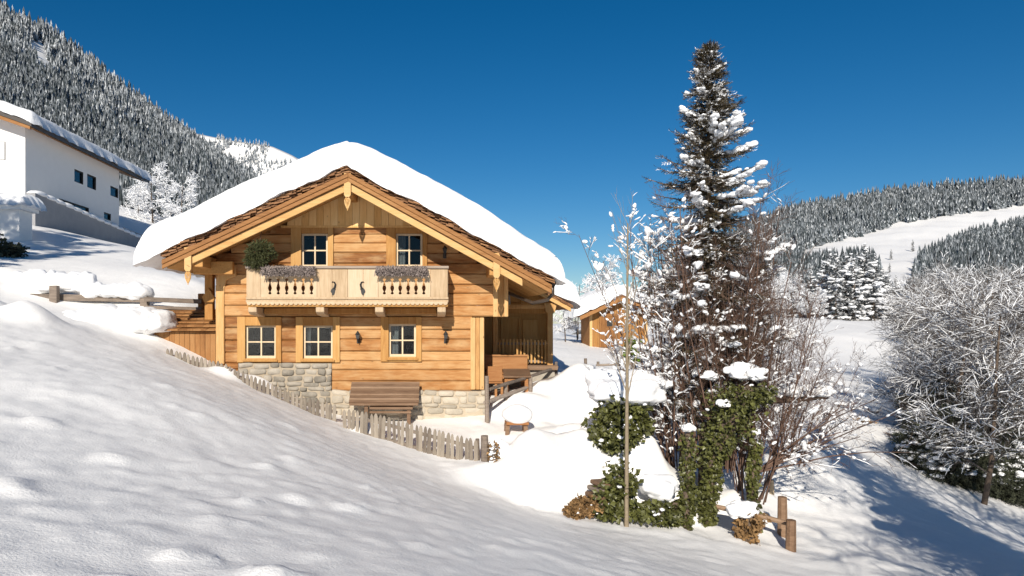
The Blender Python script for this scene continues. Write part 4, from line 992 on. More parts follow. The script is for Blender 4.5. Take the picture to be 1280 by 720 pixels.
# small bench under a big cushion of snow
t = furniture('snowy_stool', 'low wooden bench under a round cushion of snow in the yard', 'bench', 648, 545, 18.2); d = 18.2
m = MB(); m.box(PX(632, d), PX(660, d), d - .22, d + .25, PZ(530, d), PZ(526.5, d), 0, .4); m.build('seat', MT['red_wood'], t, bevel=.01)
for a, sg in ((634, -1), (656, 1)):
    m = MB(); m.bar((PX(a, d) + sg * .03, d - .14, PZ(546, d) - .2), (PX(a, d), d - .12, PZ(529.5, d)), .1, .06, 0, .5, up=(0, 1, 0)); m.build('leg', MT['bench'], t); m = MB(); m.bar((PX(a, d) + sg * .03, d + .18, PZ(546, d) - .2), (PX(a, d), d + .16, PZ(529.5, d)), .1, .06, 0, .5, up=(0, 1, 0)); m.build('leg', MT['bench'], t)
link_chunks('snow_cushion', [(*blob(P(647, 519, d), (.40, .38, .27), .06, 1.2, 3, 4, .85), 0)], [MT['snow']], t, smooth=True)
# stacked planks under the big hump and the broken fence on the right
t = thing('log_pile', 'stack of split planks poking out of the big snow hump', 'wood pile', P(742, 640, 14.5)); d = 14.5
r = random.Random(4)
for k, (a, b, c, y) in enumerate(((735, 768, 628, 13.9), (738, 772, 619, 13.95), (741, 772, 611, 14.0), (745, 775, 604, 14.05))):
    m = MB(); m.bar(P(a, c + 1, y), P(b, c - 1, y + .15), .5, .085, 0, r.random()); m.build('plank', MT['bench' if k % 2 else 'grey_wood'], t, bevel=.02)
rail_fence('broken fence with two pale stub posts at the foot of the tree', [(978, 621, 655, 14.6), (988, 650, 690, 13.6), (948, 646, 678, 14.6)], [((870, 627, 14.7), (988, 655, 13.9), .055)], mat='bench', name='broken_fence', pr=.095)
m = MB(); m.pole([P(965, 625, 17), P(964.5, 600, 17)], [.06, .05], 7, 0, .9); tag(m.build('stake', MT['bark_pale'], base=P(965, 625, 17)), 'short yellow-brown stake standing behind the broken fence', 'stake')
# green shrub beside the hut
t0 = P(792, 442, 33)
def fn(r_, N):
    v = r_.normal(size=(N, 3)); v /= np.linalg.norm(v, axis=1, keepdims=True); return t0 + np.array([0, 0, .12]) + v * (r_.random(N) ** .4)[:, None] * np.array([.42, .4, .58]), v + r_.normal(0, .5, (N, 3))
o = leafy('green_shrub', fn, 1500, .13, [MT['green_bush']], None, 3, .35); tag(o, 'bright yellow-green shrub in front of the little hut', 'shrub')
# ------------------------------------------------------------------ vegetation
class Twigs:
    def __init__(s, seed): s.r = np.random.default_rng(seed); s.P = []; s.R = []; s.L = []
    def limb(s, p, d, L, r0, lev, spec, K=5):
        r = s.r; sp = spec[lev]; d = d / np.linalg.norm(d); pts = [np.array(p, float)]; dd = d.copy()
        for k in range(K - 1):
            dd = dd + r.normal(0, sp['wig'], 3) + np.array([0, 0, sp['up']]); dd /= np.linalg.norm(dd)
            pts.append(pts[-1] + dd * L / (K - 1))
        pts = np.array(pts); r1 = r0 * sp.get('tap', .35)
        s.P.append(pts); s.R.append(np.linspace(r0, r1, K)); s.L.append(lev)
        if lev + 1 < len(spec):
            c = spec[lev + 1]; n = max(1, int(round(c['n'] * r.uniform(.75, 1.25))))
            for q in range(n):
                t = c.get('t0', .25) + (1 - c.get('t0', .25)) * ((q + r.random()) / n); k = min(int(t * (K - 1)), K - 2); f = t * (K - 1) - k
                pos = pts[k] * (1 - f) + pts[k + 1] * f; tg = pts[k + 1] - pts[k]; tg /= np.linalg.norm(tg)
                a = r.normal(size=3); a -= tg * a.dot(tg); a /= np.linalg.norm(a); an = c['ang'] * r.uniform(.6, 1.3)
                nd = tg * math.cos(an) + a * math.sin(an); nd[2] = nd[2] * c.get('zs', 1)
                LL = c['len'] * r.uniform(.6, 1.25) * (1 - c.get('short', .5) * t)
                s.limb(pos, nd, LL, max(c.get('rmin', .003), (r0 + (r1 - r0) * t) * c['rr']), lev + 1, spec, K)
    def arrays(s, lev=None):
        ix = [i for i in range(len(s.P)) if lev is None or s.L[i] in lev]
        return (np.array([s.P[i] for i in ix]), np.array([s.R[i] for i in ix])) if ix else (np.zeros((0, 5, 3)), np.zeros((0, 5)))
def wood_chunks(T, levs, n, m=0):
    P_, R_ = T.arrays(levs)
    if not len(P_): return None
    V, F = tubes(P_, R_, n); return V, F, m, np.repeat(T.r.random(len(P_)), len(F) // len(P_))
def snow_strips(T, levs, prob, rad, lift, rng, m=0, n=4, steep=.75, patch=None):
    P_, R_ = T.arrays(levs); d = P_[:, -1] - P_[:, 0]; sl = np.abs(d[:, 2]) / (np.linalg.norm(d, axis=1) + 1e-9)
    ok = (sl < steep) & (rng.random(len(P_)) < prob)
    P_, R_ = P_[ok], R_[ok]
    if not len(P_): return None
    q = rng.uniform(.6, 1.5, len(P_))[:, None] * rad
    prof = np.array([.25, 1, .9, 1.05, .15])[None] * rng.uniform(.5, 1.3, (len(P_), 5))
    rr_ = (R_ * .55 + q) * prof
    Q = P_.copy(); Q[:, :, 2] += R_ * .6 + rr_ * lift
    V, F = tubes(Q, rr_, n); return V, F, m
def snow_lumps(pos, size, rng, m=0, sub=2, flat=(1, 1, .6), amp=.25):
    tv, tf = ICO[sub]; N = len(pos); s = np.asarray(size)[:, None] * np.asarray(flat)[None] * rng.uniform(.75, 1.3, (N, 3))
    a = rng.uniform(0, 6.28, N); M = np.zeros((N, 3, 3)); M[:, 0, 0] = np.cos(a) * s[:, 0]; M[:, 1, 0] = np.sin(a) * s[:, 0]; M[:, 0, 1] = -np.sin(a) * s[:, 1]; M[:, 1, 1] = np.cos(a) * s[:, 1]; M[:, 2, 2] = s[:, 2]
    V, F = stamp(tv, tf, M, pos); k = len(tv)
    n = fbm3(V, 1.1 / max(.02, float(np.mean(size))), 5, 2); c = np.repeat(pos, k, 0)
    return c + (V - c) * (1 + amp * n)[:, None], F, m

# ---- spruce with real branches, needle sprays and pads of snow
SPRIG_V = []; SPRIG_F = []
for k in range(7):
    a = k / 7; s_ = (-1) ** k; b = len(SPRIG_V); wd = .055
    SPRIG_V += [(a - .02, 0, 0), (a + .12, 0, 0), (a + .22, s_ * .32 * (1.15 - a), (-.06 if k % 3 else .08))]; SPRIG_F.append((b, b + 1, b + 2))
b = len(SPRIG_V); SPRIG_V += [(0, -.04, 0), (0, .04, 0), (1.1, 0, -.05)]; SPRIG_F.append((b, b + 1, b + 2))
SPRIG_V = np.array(SPRIG_V, float); SPRIG_F = np.array(SPRIG_F)
def spruce(base, h, widths, seed, whorls, per, nspr, sprlen, root, mats=('bark', 'needle', 'snow_twig'), trunk_r=.13, pads=1.0, bare=.15, padsize=.13, lean=(0, 0), tri=3, frost=.18):
    r = np.random.default_rng(seed); base = np.asarray(base, float); top = base + np.array([lean[0], lean[1], h])
    tz = np.linspace(0, 1, 9); V, F = tubes((base + (top - base) * tz[:, None])[None] + r.normal(0, .012, (1, 9, 3)), (trunk_r * (1 - .93 * tz))[None], 8)
    link_chunks('trunk', [(V, F, 0, None)], [MT[mats[0]]], root, smooth=True)
    Pn, Rn = [], []
    for k in range(whorls):
        t = bare + (1 - bare) * (k / (whorls - 1)) ** .95
        for q in range(per):
            tt = min(.995, t + r.uniform(-.012, .012)); a = r.uniform(0, 6.283); w = np.interp(tt, [x[0] for x in widths], [x[1] for x in widths]) * r.uniform(.42, 1.28)
            if w < .02: continue
            c = base + (top - base) * tt; out = np.array([math.cos(a), math.sin(a), 0]); dr = np.interp(tt, [0, .6, .9, 1], [-.55, -.36, .1, .9])
            s = np.linspace(0, 1, 5)[:, None]
            pts = c + out * w * s + np.array([0, 0, 1.]) * (w * dr * s + .28 * w * s ** 3 * (tt < .85)) + r.normal(0, .02 * w, (5, 3)) * s
            Pn.append(pts); Rn.append(np.linspace(.016, .004, 5) * (.5 + w))
    Pn, Rn = np.array(Pn), np.array(Rn); V, F = tubes(Pn, Rn, tri); ch = [(V, F, 0, None)]
    N = len(Pn) * nspr; bi = np.repeat(np.arange(len(Pn)), nspr); s = np.clip(r.random(N) ** .8, .06, 1); k = np.minimum((s * 4).astype(int), 3); f = (s * 4 - k)[:, None]
    pos = Pn[bi, k] * (1 - f) + Pn[bi, k + 1] * f; tg = Pn[bi, k + 1] - Pn[bi, k]; tg /= np.linalg.norm(tg, axis=1, keepdims=True)
    sd = np.cross(tg, [0, 0, 1.]); sg = r.choice([-1, 1], N)[:, None]; fw = tg * .75 + sd * sg * r.uniform(.2, 1, (N, 1)) + np.array([0, 0, -1.]) * r.uniform(-.15, .75, (N, 1))
    w = np.linalg.norm(Pn[bi, -1] - Pn[bi, 0], axis=1); L = np.minimum(sprlen * r.uniform(.6, 1.3, N) * (.55 + .6 * (1 - s)), .8 * w + .05)
    V, F = stamp(SPRIG_V, SPRIG_F, frames(fw, r, np.stack([L, L * .8, L], -1), .5, (0, 0, 1.)), pos)
    needles = (V, F, np.repeat(np.where(r.random(N) < frost, 2, 1), len(SPRIG_F)), np.repeat(r.random(N), len(SPRIG_F)))
    Fq = np.concatenate([ch[0][1][:, [0, 1, 2]], ch[0][1][:, [0, 2, 3]]])
    link_chunks('crown', [(ch[0][0], Fq, 0, None), needles], [MT[mats[0]], MT[mats[1]], MT[mats[2]]], root)
    load = r.random(len(Pn)) < pads; ld = np.nonzero(load)[0]; per_ = 18; bi = np.repeat(ld, per_); npad = len(bi); s0 = r.uniform(.25, .6, len(ld)); s = np.clip(np.repeat(s0, per_) + (1.02 - np.repeat(s0, per_)) * np.tile(np.arange(per_) / (per_ - 1), len(ld)) + r.normal(0, .04, npad), .1, 1)
    ex = r.integers(0, len(Pn), int(len(Pn) * .8)); bi = np.concatenate([bi, ex]); small = np.concatenate([np.ones(npad), np.full(len(ex), .45)]); s = np.concatenate([s, r.uniform(.3, 1, len(ex))]); npad = len(bi); k = np.minimum((s * 4).astype(int), 3); f = (s * 4 - k)[:, None]
    pos = Pn[bi, k] * (1 - f) + Pn[bi, k + 1] * f; sz = padsize * small * r.uniform(.45, 1.15, npad) * (.3 + np.minimum(1.1, 1.1 * np.linalg.norm(Pn[bi, -1] - Pn[bi, 0], axis=1))); pos[:, 2] += sz * .3; pos += r.normal(0, .5, pos.shape) * sz[:, None] * (1, 1, .3)
    d = Pn[bi, -1] - Pn[bi, 0]; M = frames(d, r, np.stack([sz * 1.45, sz * 1.0, sz * .62], -1), .25, (0, 0, 1.))
    tv, tf = ICO[2]; V, F = stamp(tv, tf, M, pos); c = np.repeat(pos, len(tv), 0); V = c + (V - c) * (1 + .38 * fbm3(V, 1.1 / padsize, 3, 2))[:, None]
    link_chunks('snow_load', [(V, F, 0, None)], [MT[mats[2]]], root, smooth=True)
    return Pn
GB = lambda px, d: GP(px, d)
# the tall spruce
b0 = GB(882, 15.7) - (0, 0, .15); topz = PZ(60, 15.7)
sp = thing('spruce_tree', 'tall narrow snow-laden spruce beside the chalet, highest tree in view', 'tree', b0)
hsp = topz - b0[2]; yy_ = lambda py: (PZ(py, 15.7) - b0[2]) / hsp; pw = 15.7 / 900
spruce(b0, hsp, [(0, .3), (yy_(520), .5), (yy_(470), 55 * pw), (yy_(400), 80 * pw), (yy_(330), 76 * pw), (yy_(270), 66 * pw), (yy_(230), 62 * pw), (yy_(190), 50 * pw), (yy_(150), 34 * pw), (yy_(110), 22 * pw), (yy_(75), 10 * pw), (1, 4 * pw)], 7, 52, 11, 30, .27, sp, trunk_r=.17, pads=.23, bare=.2, padsize=.058, lean=(PX(887, 15.7) - b0[0], 0))
# ---- bare bushes with snow on the twigs
def bare_bush(root, seed, bases, spec, stems, mat='twig', lumps=160, lump=.07, strip=.0055, prob=.35, nn=4, steep=.8, tubes_n=(6, 4, 3, 3)):
    T = Twigs(seed)
    for (p, d, L, r0) in stems: T.limb(p, np.array(d, float), L, r0, 0, spec)
    r = np.random.default_rng(seed + 1)
    link_chunks('stems', [wood_chunks(T, (0,), 6)], [MT[mat]], root, smooth=True)
    link_chunks('twigs', [wood_chunks(T, (1,), 4)] + [wood_chunks(T, (l,), 3) for l in range(2, len(spec))], [MT[mat]], root, smooth=True) if len(spec) > 1 and len({4, 3}) == 2 else None
    ch = [snow_strips(T, (1,), prob, strip * 1.4, .5, r), snow_strips(T, tuple(range(2, len(spec))), prob, strip, .5, r, n=4, steep=steep)]
    P_, R_ = T.arrays(tuple(range(1, len(spec))))
    if lumps and len(P_):
        dv = P_[:, -1] - P_[:, 0]; flat_ = np.nonzero(np.abs(dv[:, 2]) < .82 * np.linalg.norm(dv, axis=1))[0]; bi = flat_[r.integers(0, len(flat_), lumps)]; k = r.integers(0, 4, lumps); pos = P_[bi, k].copy(); sz = lump * np.where(r.random(lumps) < .12, 1.5, .75) * r.uniform(.35, 1.1, lumps); pos[:, 2] += sz * .3; dd = P_[bi, k + 1] - P_[bi, k]; M = frames(dd, r, np.stack([sz * r.uniform(.9, 1.7, lumps), sz * .9, sz * .7], -1), .3, (0, 0, 1.)); V, F = stamp(*ICO[2], M, pos); c = np.repeat(pos, len(ICO[2][0]), 0); ch.append((c + (V - c) * (1 + .4 * fbm3(V, 1.2 / lump, 4, 2))[:, None], F, 0))
    ch = [c for c in ch if c is not None]
    ch = [(c[0], np.concatenate([c[1][:, [0, 1, 2]], c[1][:, [0, 2, 3]]]) if c[1].shape[1] == 4 else c[1], c[2]) for c in ch]
    if ch: link_chunks('snow_load', ch, [MT['snow_twig']], root, smooth=True)
    return T
def fan(base, n, L, r0, spread, seed, lean=(0, 0), base_r=.25, up=1.):
    r = np.random.default_rng(seed); out = []
    for k in range(n):
        a = r.uniform(0, 6.283); s = spread * r.random() ** .6
        p = np.asarray(base) + np.array([math.cos(a), math.sin(a), 0]) * base_r * r.random() - (0, 0, .25)
        out.append((p, (math.cos(a) * s + lean[0], math.sin(a) * s + lean[1], up), L * r.uniform(.6, 1.1), r0 * r.uniform(.6, 1.2)))
    return out
SPEC = lambda l1, l2, l3=0, n1=9, n2=6, n3=4: [dict(wig=.06, up=.05, tap=.3), dict(n=n1, len=l1, ang=.55, rr=.55, wig=.10, up=.10, t0=.2, short=.5, tap=.3), dict(n=n2, len=l2, ang=.7, rr=.55, wig=.12, up=.06, t0=.15, short=.4, rmin=.0035, tap=.5)] + ([dict(n=n3, len=l3, ang=.7, rr=.6, wig=.14, up=.05, t0=.15, short=.4, rmin=.003, tap=.6)] if l3 else [])
t = thing('bare_shrub', 'tall leafless shrub of thin snowy stems left of the spruce', 'shrub', GB(845, 16.2))
bare_bush(t, 101, None, SPEC(1.1, .45, .2, 9, 6, 3), fan(GB(848, 16.2), 24, 5.9, .024, .27, 1, (-.045, 0), .4), lumps=620, lump=.06, prob=.5, strip=.011)
t = thing('bare_shrub', 'dense brown leafless shrub standing in front of the spruce trunk', 'shrub', GB(905, 15.3))
bare_bush(t, 111, None, SPEC(1.15, .5, .22, 10, 7, 4), fan(GB(900, 15.3) + (0, 0, 1.0), 44, 5.2, .022, .26, 2, (.0, 0), .6), lumps=260, lump=.06, prob=.07)
t = thing('bare_shrub', 'wide fan of bare brown stems on the open side of the spruce', 'shrub', GB(955, 15.4))
bare_bush(t, 121, None, SPEC(1.2, .5, .22, 9, 7, 4), fan(GB(940, 15.4) + (0, 0, .2), 24, 4.4, .020, .36, 3, (.12, 0), .4), lumps=300, lump=.05, prob=.09)
t = thing('bare_shrub', 'low arching leafless shrub drooping snowy twigs over the broken fence', 'shrub', GB(955, 14.9))
SD = [dict(wig=.06, up=-.07, tap=.3), dict(n=8, len=.75, ang=.7, rr=.5, wig=.12, up=-.05, t0=.2, short=.4, tap=.35), dict(n=6, len=.32, ang=.8, rr=.6, wig=.14, up=.0, t0=.1, short=.3, rmin=.0035, tap=.6)]
bare_bush(t, 131, None, SD, [(GB(945, 15.2) + (0, 0, .7), (1, rng.uniform(-.35, .35), .35 + .25 * k % .7), 2.0 + .15 * k, .022) for k in range(9)], lumps=150, lump=.05, prob=.3, strip=.006)
t = thing('bare_shrub', 'thin leafless shrub with snow clumps between the hut and the spruce', 'shrub', GB(842, 19))
bare_bush(t, 141, None, SPEC(.9, .4, .2, 8, 6, 3), fan(GB(848, 19), 14, 3.0, .022, .45, 5, (.0, 0), .4), lumps=240, lump=.07, prob=.2)
t = thing('bare_shrub', 'snow-clotted low bush behind the spruce at the field edge', 'shrub', GB(985, 20))
bare_bush(t, 151, None, SPEC(.9, .4, .2, 9, 6, 3), fan(GB(985, 19), 20, 2.9, .02, .8, 6, (.05, 0), .5), lumps=260, lump=.07, prob=.25)
# sapling
sb = GB(783, 13.6); sa = thing('young_tree', 'slender pale sapling with a straight thin stem in front of the ivy bush', 'tree', sb)
bare_bush(sa, 161, None, [dict(wig=.012, up=.0, tap=.3), dict(n=15, len=1.3, ang=.42, rr=.4, wig=.06, up=.10, t0=.42, short=.4, tap=.3), dict(n=4, len=.4, ang=.6, rr=.5, wig=.1, up=.06, t0=.2, rmin=.003)], [(sb - (0, 0, .2), (-.015, 0, 1), PZ(285, 13.6) - sb[2] + .3, .047)], mat='bark_pale', lumps=45, lump=.05, prob=.1)

# ---- ivy
IV = np.array([(0, 0, 0), (.35, .48, .08), (1, .05, 0), (.35, -.48, .08), (.45, 0, -.06)]); IVF = np.array([(0, 4, 1), (1, 4, 2), (2, 4, 3), (3, 4, 0)])
def ivy_leaves(fn, N, size, parent, seed, name='ivy', mat='ivy'):
    r = np.random.default_rng(seed); pos, f = fn(r, N); sc = size * r.uniform(.4, 1.7, N)
    V, F = stamp(IV, IVF, frames(f, r, np.stack([sc, sc, sc], -1)), pos); return link_chunks(name, [(V, F, 0, np.repeat(r.random(N), 4))], [MT[mat]], parent)
def ivy_trunk(label, path, rad, N, seed, snow=()):
    path = np.array(path); K = len(path); t = thing('ivy_clad_stump' if 'stump' in label else 'ivy_clad_tree', label, 'tree', path[0])
    m = MB(); m.pole(path - np.array([[0, 0, .2 if k == 0 else 0] for k in range(K)]), list(np.array(rad) * .55), 8, 0, .4); m.build('trunk', MT['bark'], t, smooth=True)
    def fn(r, N):
        s = r.random(N) * (K - 1); k = np.minimum(s.astype(int), K - 2); f = (s - k)[:, None]; c = path[k] * (1 - f) + path[k + 1] * f
        R_ = np.interp(s, np.arange(K), rad) * 1.; a = r.uniform(0, 6.283, N); R_ = R_ * (1 + .75 * vnoise(s * 4 + np.sin(a) * 1.3, np.cos(a) * 1.3 + seed)); o = np.stack([np.cos(a), np.sin(a), .25 * r.normal(size=N)], -1)
        return c + o * (R_ * r.uniform(.45, 1.15, N))[:, None], o * .7 + np.stack([r.normal(0, .5, N), r.normal(0, .5, N), r.normal(-.6, .5, N)], -1)
    ivy_leaves(fn, int(N * 1.5), .066, t, seed)
    if snow:
        [link_chunks('snow_cap', [(*blob(c, (a * .8, a * .75, a * .62), .38, 1.5, i + seed, 4, .7), 0)], [MT['snow']], t, smooth=True) for i, (c, a) in enumerate(snow)]
    return t
def gp(px, py, d): return P(px, py, d)
ivy_trunk('upright ivy-wrapped stem on the chalet side of the leaning trunk', [GB(862, 14.6), gp(861, 600, 14.6), gp(860, 542, 14.6)], [.11, .10, .10], 620, 3, [(gp(861, 536, 14.6), .16)])
ivy_trunk('thick leaning trunk wrapped in dark ivy under the spruce', [GB(882, 14.5), gp(889, 590, 14.5), gp(902, 545, 14.5), gp(925, 500, 14.5), gp(940, 488, 14.5)], [.13, .19, .31, .40, .28], 4000, 4, [(gp(925, 465, 14.5), .34), (gp(905, 505, 14.2), .16), (gp(945, 470, 14.3), .22), (gp(885, 470, 14.6), .2)])
ivy_trunk('slim straight ivy-covered stem next to the broken fence', [GB(943, 14.6), gp(941, 600, 14.6), gp(944, 552, 14.6)], [.06, .085, .06], 560, 5, [(gp(946, 540, 14.5), .1)])
ivy_trunk('short ivy-clad stump beneath the slim sapling hedge', [GB(842, 13.9), gp(843, 628, 13.9)], [.13, .12], 300, 8)
ivy_trunk('low ivy stump left of the leaning trunk', [GB(858, 13.9), gp(858, 615, 13.9)], [.12, .12], 330, 9)
st = ivy_trunk('withered leafy stump under a round snow cap by the fence', [GB(934, 13.7), gp(934, 645, 13.7)], [.2, .2], 520, 10, [(gp(930, 638, 13.7), .30), (gp(918, 640, 13.6), .2)])
for c in st.children:
    if c.name.startswith('ivy'): c.data.materials[0] = MT['ivy_brown']
def ivy_bush(label, ells, N, seed, caps=(), specks=60, mat='ivy', size=.10):
    t = thing('ivy_bush', label, 'shrub', ells[0][0] - np.array([0, 0, ells[0][1][2]]))
    def fn(r, N):
        e = r.choice(len(ells), N, p=np.array([np.prod(x[1]) for x in ells]) / sum(np.prod(x[1]) for x in ells)); v = r.normal(size=(N, 3)); v /= np.linalg.norm(v, axis=1, keepdims=True)
        c = np.array([x[0] for x in ells])[e]; s = np.array([x[1] for x in ells])[e]; k = 1 + .42 * fbm3(v * 1.6 + e[:, None] * 3, 1.5, seed, 3)
        return c + v * s * (r.uniform(.5, 1.06, N) * k)[:, None], v * .6 + r.normal(0, .5, (N, 3)) + np.array([0, 0, -.4])
    ivy_leaves(fn, int(N * 1.5), size * .8, t, seed, 'leaves', mat)
    r = np.random.default_rng(seed); pos, f = fn(r, specks); link_chunks('snow_load', [snow_lumps(pos, r.uniform(.015, .06, specks), r, 0, 1)] + [(*blob(c, s, .26, 1.4, i + seed, 4, .8), 0) for i, (c, s) in enumerate(caps)], [MT['snow_twig']], t, smooth=True)
    m = MB(); c, s = ells[0]; m.pole([c - (0, 0, s[2]), c, c + (0, 0, s[2] * .7)], [.06, .05, .03], 6); m.build('stem', MT['bark'], t)
    return t
ivy_bush('rounded dark green ivy bush under a thick snow cap behind the sapling', [(gp(775, 530, 15.3), (.56, .45, .54)), (gp(760, 548, 15.3), (.34, .35, .28)), (gp(796, 520, 15.3), (.22, .3, .34))], 2600, 21, [(gp(782, 492, 15.5), (.75, .6, .34)), (gp(800, 478, 16), (.6, .55, .3)), (gp(758, 480, 16.2), (.5, .5, .32))], 110)
ivy_bush('ragged ivy bush at the foot of the sapling', [(gp(774, 615, 13.9), (.33, .3, .45)), (gp(762, 630, 13.8), (.3, .25, .26)), (gp(800, 640, 13.7), (.2, .2, .16))], 1600, 22, (), 40)
ivy_bush('low trailing ivy between the sapling and the ivy stumps', [(gp(826, 642, 13.7), (.3, .25, .2)), (gp(812, 637, 13.8), (.28, .2, .15))], 320, 23, [(gp(822, 612, 14.2), (.42, .4, .28))], 25)
ivy_bush('clump of withered brown leaves in front of the plank stack', [(gp(733, 632, 13.8), (.33, .2, .16)), (gp(718, 638, 13.7), (.2, .18, .1))], 1300, 24, (), 30, 'ivy_brown', .08)
ivy_bush('withered brambles behind the thick fence post', [(gp(616, 568, 15.6), (.1, .15, .32)), (gp(626, 590, 15.4), (.2, .15, .14))], 420, 25, [(gp(622, 562, 15.9), (.22, .25, .26))], 90, 'ivy_brown', .06)

limb_ = thing('snowy_log', 'fallen limb under a thick roll of snow on the open side of the leaning trunk', 'log', gp(995, 497, 15.6))
m = MB(); m.pole([gp(950, 500, 15.3), gp(990, 499, 15.5), gp(1034, 496, 15.7)], [.09, .08, .05], 8); m.build('wood', MT['bark'], limb_, smooth=True)
r = np.random.default_rng(8); link_chunks('snow_load', [(*blob(gp(956 + 9 * k, 491 - r.uniform(0, 3), 15.3 + .05 * k), (.24, .26, .15 + .05 * r.random()), .3, 1.5, k, 3, .6), 0) for k in range(9)], [MT['snow']], limb_, smooth=True)
# ---- frosted broadleaf trees (variants, copied)
def frosted_tree(root, seed, H, spread, mat='twig_grey', n1=16, n2=11, n3=7, dens=.38, strip=.008, trunk=.13, fork=.25, zs=.55):
    T = Twigs(seed); spec = [dict(wig=.05, up=.05, tap=.25), dict(n=n1, len=spread, ang=1.05, rr=.42, wig=.11, up=.04, t0=fork, short=.55, tap=.3, zs=zs),
                             dict(n=n2, len=spread * .45, ang=.75, rr=.5, wig=.13, up=.0, t0=.15, short=.5, tap=.35), dict(n=n3, len=spread * .19, ang=.8, rr=.6, wig=.15, up=-.01, t0=.1, short=.3, rmin=.006, tap=.6)]
    b = ORG[root.name]; T.limb(b - (0, 0, .3), np.array([.05, 0, 1.]), H, trunk, 0, spec)
    r = np.random.default_rng(seed + 3)
    link_chunks('trunk', [wood_chunks(T, (0,), 8)], [MT['bark']], root, smooth=True); link_chunks('crown', [wood_chunks(T, (1,), 4), wood_chunks(T, (2,), 4)] + [wood_chunks(T, (3,), 4)], [MT[mat]], root, smooth=True)
    ch = [snow_strips(T, (1,), dens, strip * 1.5, .6, r, steep=.85), snow_strips(T, (2,), dens, strip * 1.2, .6, r, steep=.9), snow_strips(T, (3,), dens, strip, .6, r, steep=.95)]
    link_chunks('snow_load', ch, [MT['snow_twig']], root, smooth=True)
LAB = lambda s: s
big = GB(1228, 22.0)
FT = thing('frosted_tree', 'large frosted bare tree with bare lower trunk, nearest on the right slope', 'tree', big); frosted_tree(FT, 201, 6.1, 3.3, n1=28, n2=16, n3=9, trunk=.085, fork=.2)
FT2 = thing('frosted_tree', 'wide frosted tree reaching low branches toward the white field', 'tree', GB(1182, 26)); frosted_tree(FT2, 202, 6.0, 3.7, n1=26, n2=16, n3=9, trunk=.10, fork=.12)
FT3 = thing('frosted_tree', 'frosted tree at the picture edge behind the nearest one', 'tree', GB(1296, 25)); frosted_tree(FT3, 203, 6.8, 3.2, n1=26, n2=16, n3=9, trunk=.10, fork=.15)
GRF = 'frosted trees massed on the right slope'
rt = np.random.default_rng(77)
for k, (px, d, s) in enumerate(((1172, 36, .8), (1195, 31, 1.0), (1240, 32, 1.1), (1215, 37, 1.15), (1275, 38, 1.15), (1180, 42, 1.0), (1225, 44, .9), (1330, 32, 1.1), (1200, 48, 1.1), (1250, 46, 1.2), (1300, 50, 1.2), (1172, 56, .9), (1215, 60, 1.1), (1275, 64, 1.2), (1182, 70, 1.0), (1350, 60, 1.2))):
    copy_tree((FT, FT2, FT3)[k % 3], GB(px, d) - (0, 0, .1), rt.uniform(0, 6.28), s, 'bare frosted tree in the thick white grove on the right slope', GRF)
for k in range(26):
    px = rt.uniform(1150, 1420); d = rt.uniform(78, 150)
    p = GB(px, d); copy_tree((FT, FT2, FT3)[k % 3], p - (0, 0, .2), rt.uniform(0, 6.28), rt.uniform(.9, 1.35), 'small frosted tree at the upper edge of the right-hand grove', 'frosted trees at the top of the grove')
FB = thing('frosted_tree', 'small feathery white tree rising behind the hut roof', 'tree', GB(748, 60)); frosted_tree(FB, 204, 6.4, 2.6, n1=20, n2=12, n3=7, strip=.022, dens=.85, trunk=.10)
copy_tree(FB, GB(722, 64), 1., .8, 'frosted bush showing between the porch roof and the hut'); copy_tree(FB, GB(707, 40), 2., .36, 'low frosted bush beside the path left of the hut'); copy_tree(FB, GB(722, 44), 3., .40, 'frosted bush against the shaded wall of the hut')
copy_tree(FB, GB(832, 52), 2.6, .8, 'frosted tree just right of the hut roof'); copy_tree(FB, GB(862, 70), 4., .9, 'frosted tree half hidden behind the spruce')
copy_tree(FB, P(192, 302, 66), 2.2, 1.05, 'white frosted tree between the white house and the chalet roof'); copy_tree(FB, P(168, 300, 72), .4, .95, 'frosted tree close behind the white house')
copy_tree(FB, P(225, 300, 75), 1.4, 1.0, 'frosted tree just left of the chalet roof eave')
for k, (px, d, s) in enumerate(((965, 60, .7), (975, 110, 1.0), (1010, 122, .9), (990, 118, 1.1), (1022, 126, .8), (955, 90, 1.0), (935, 100, 1.1))):
    copy_tree(FB, GB(px, d), k * 1.3, s, 'brownish frosted tree on the field edge right behind the spruce', 'frosted trees behind the spruce')
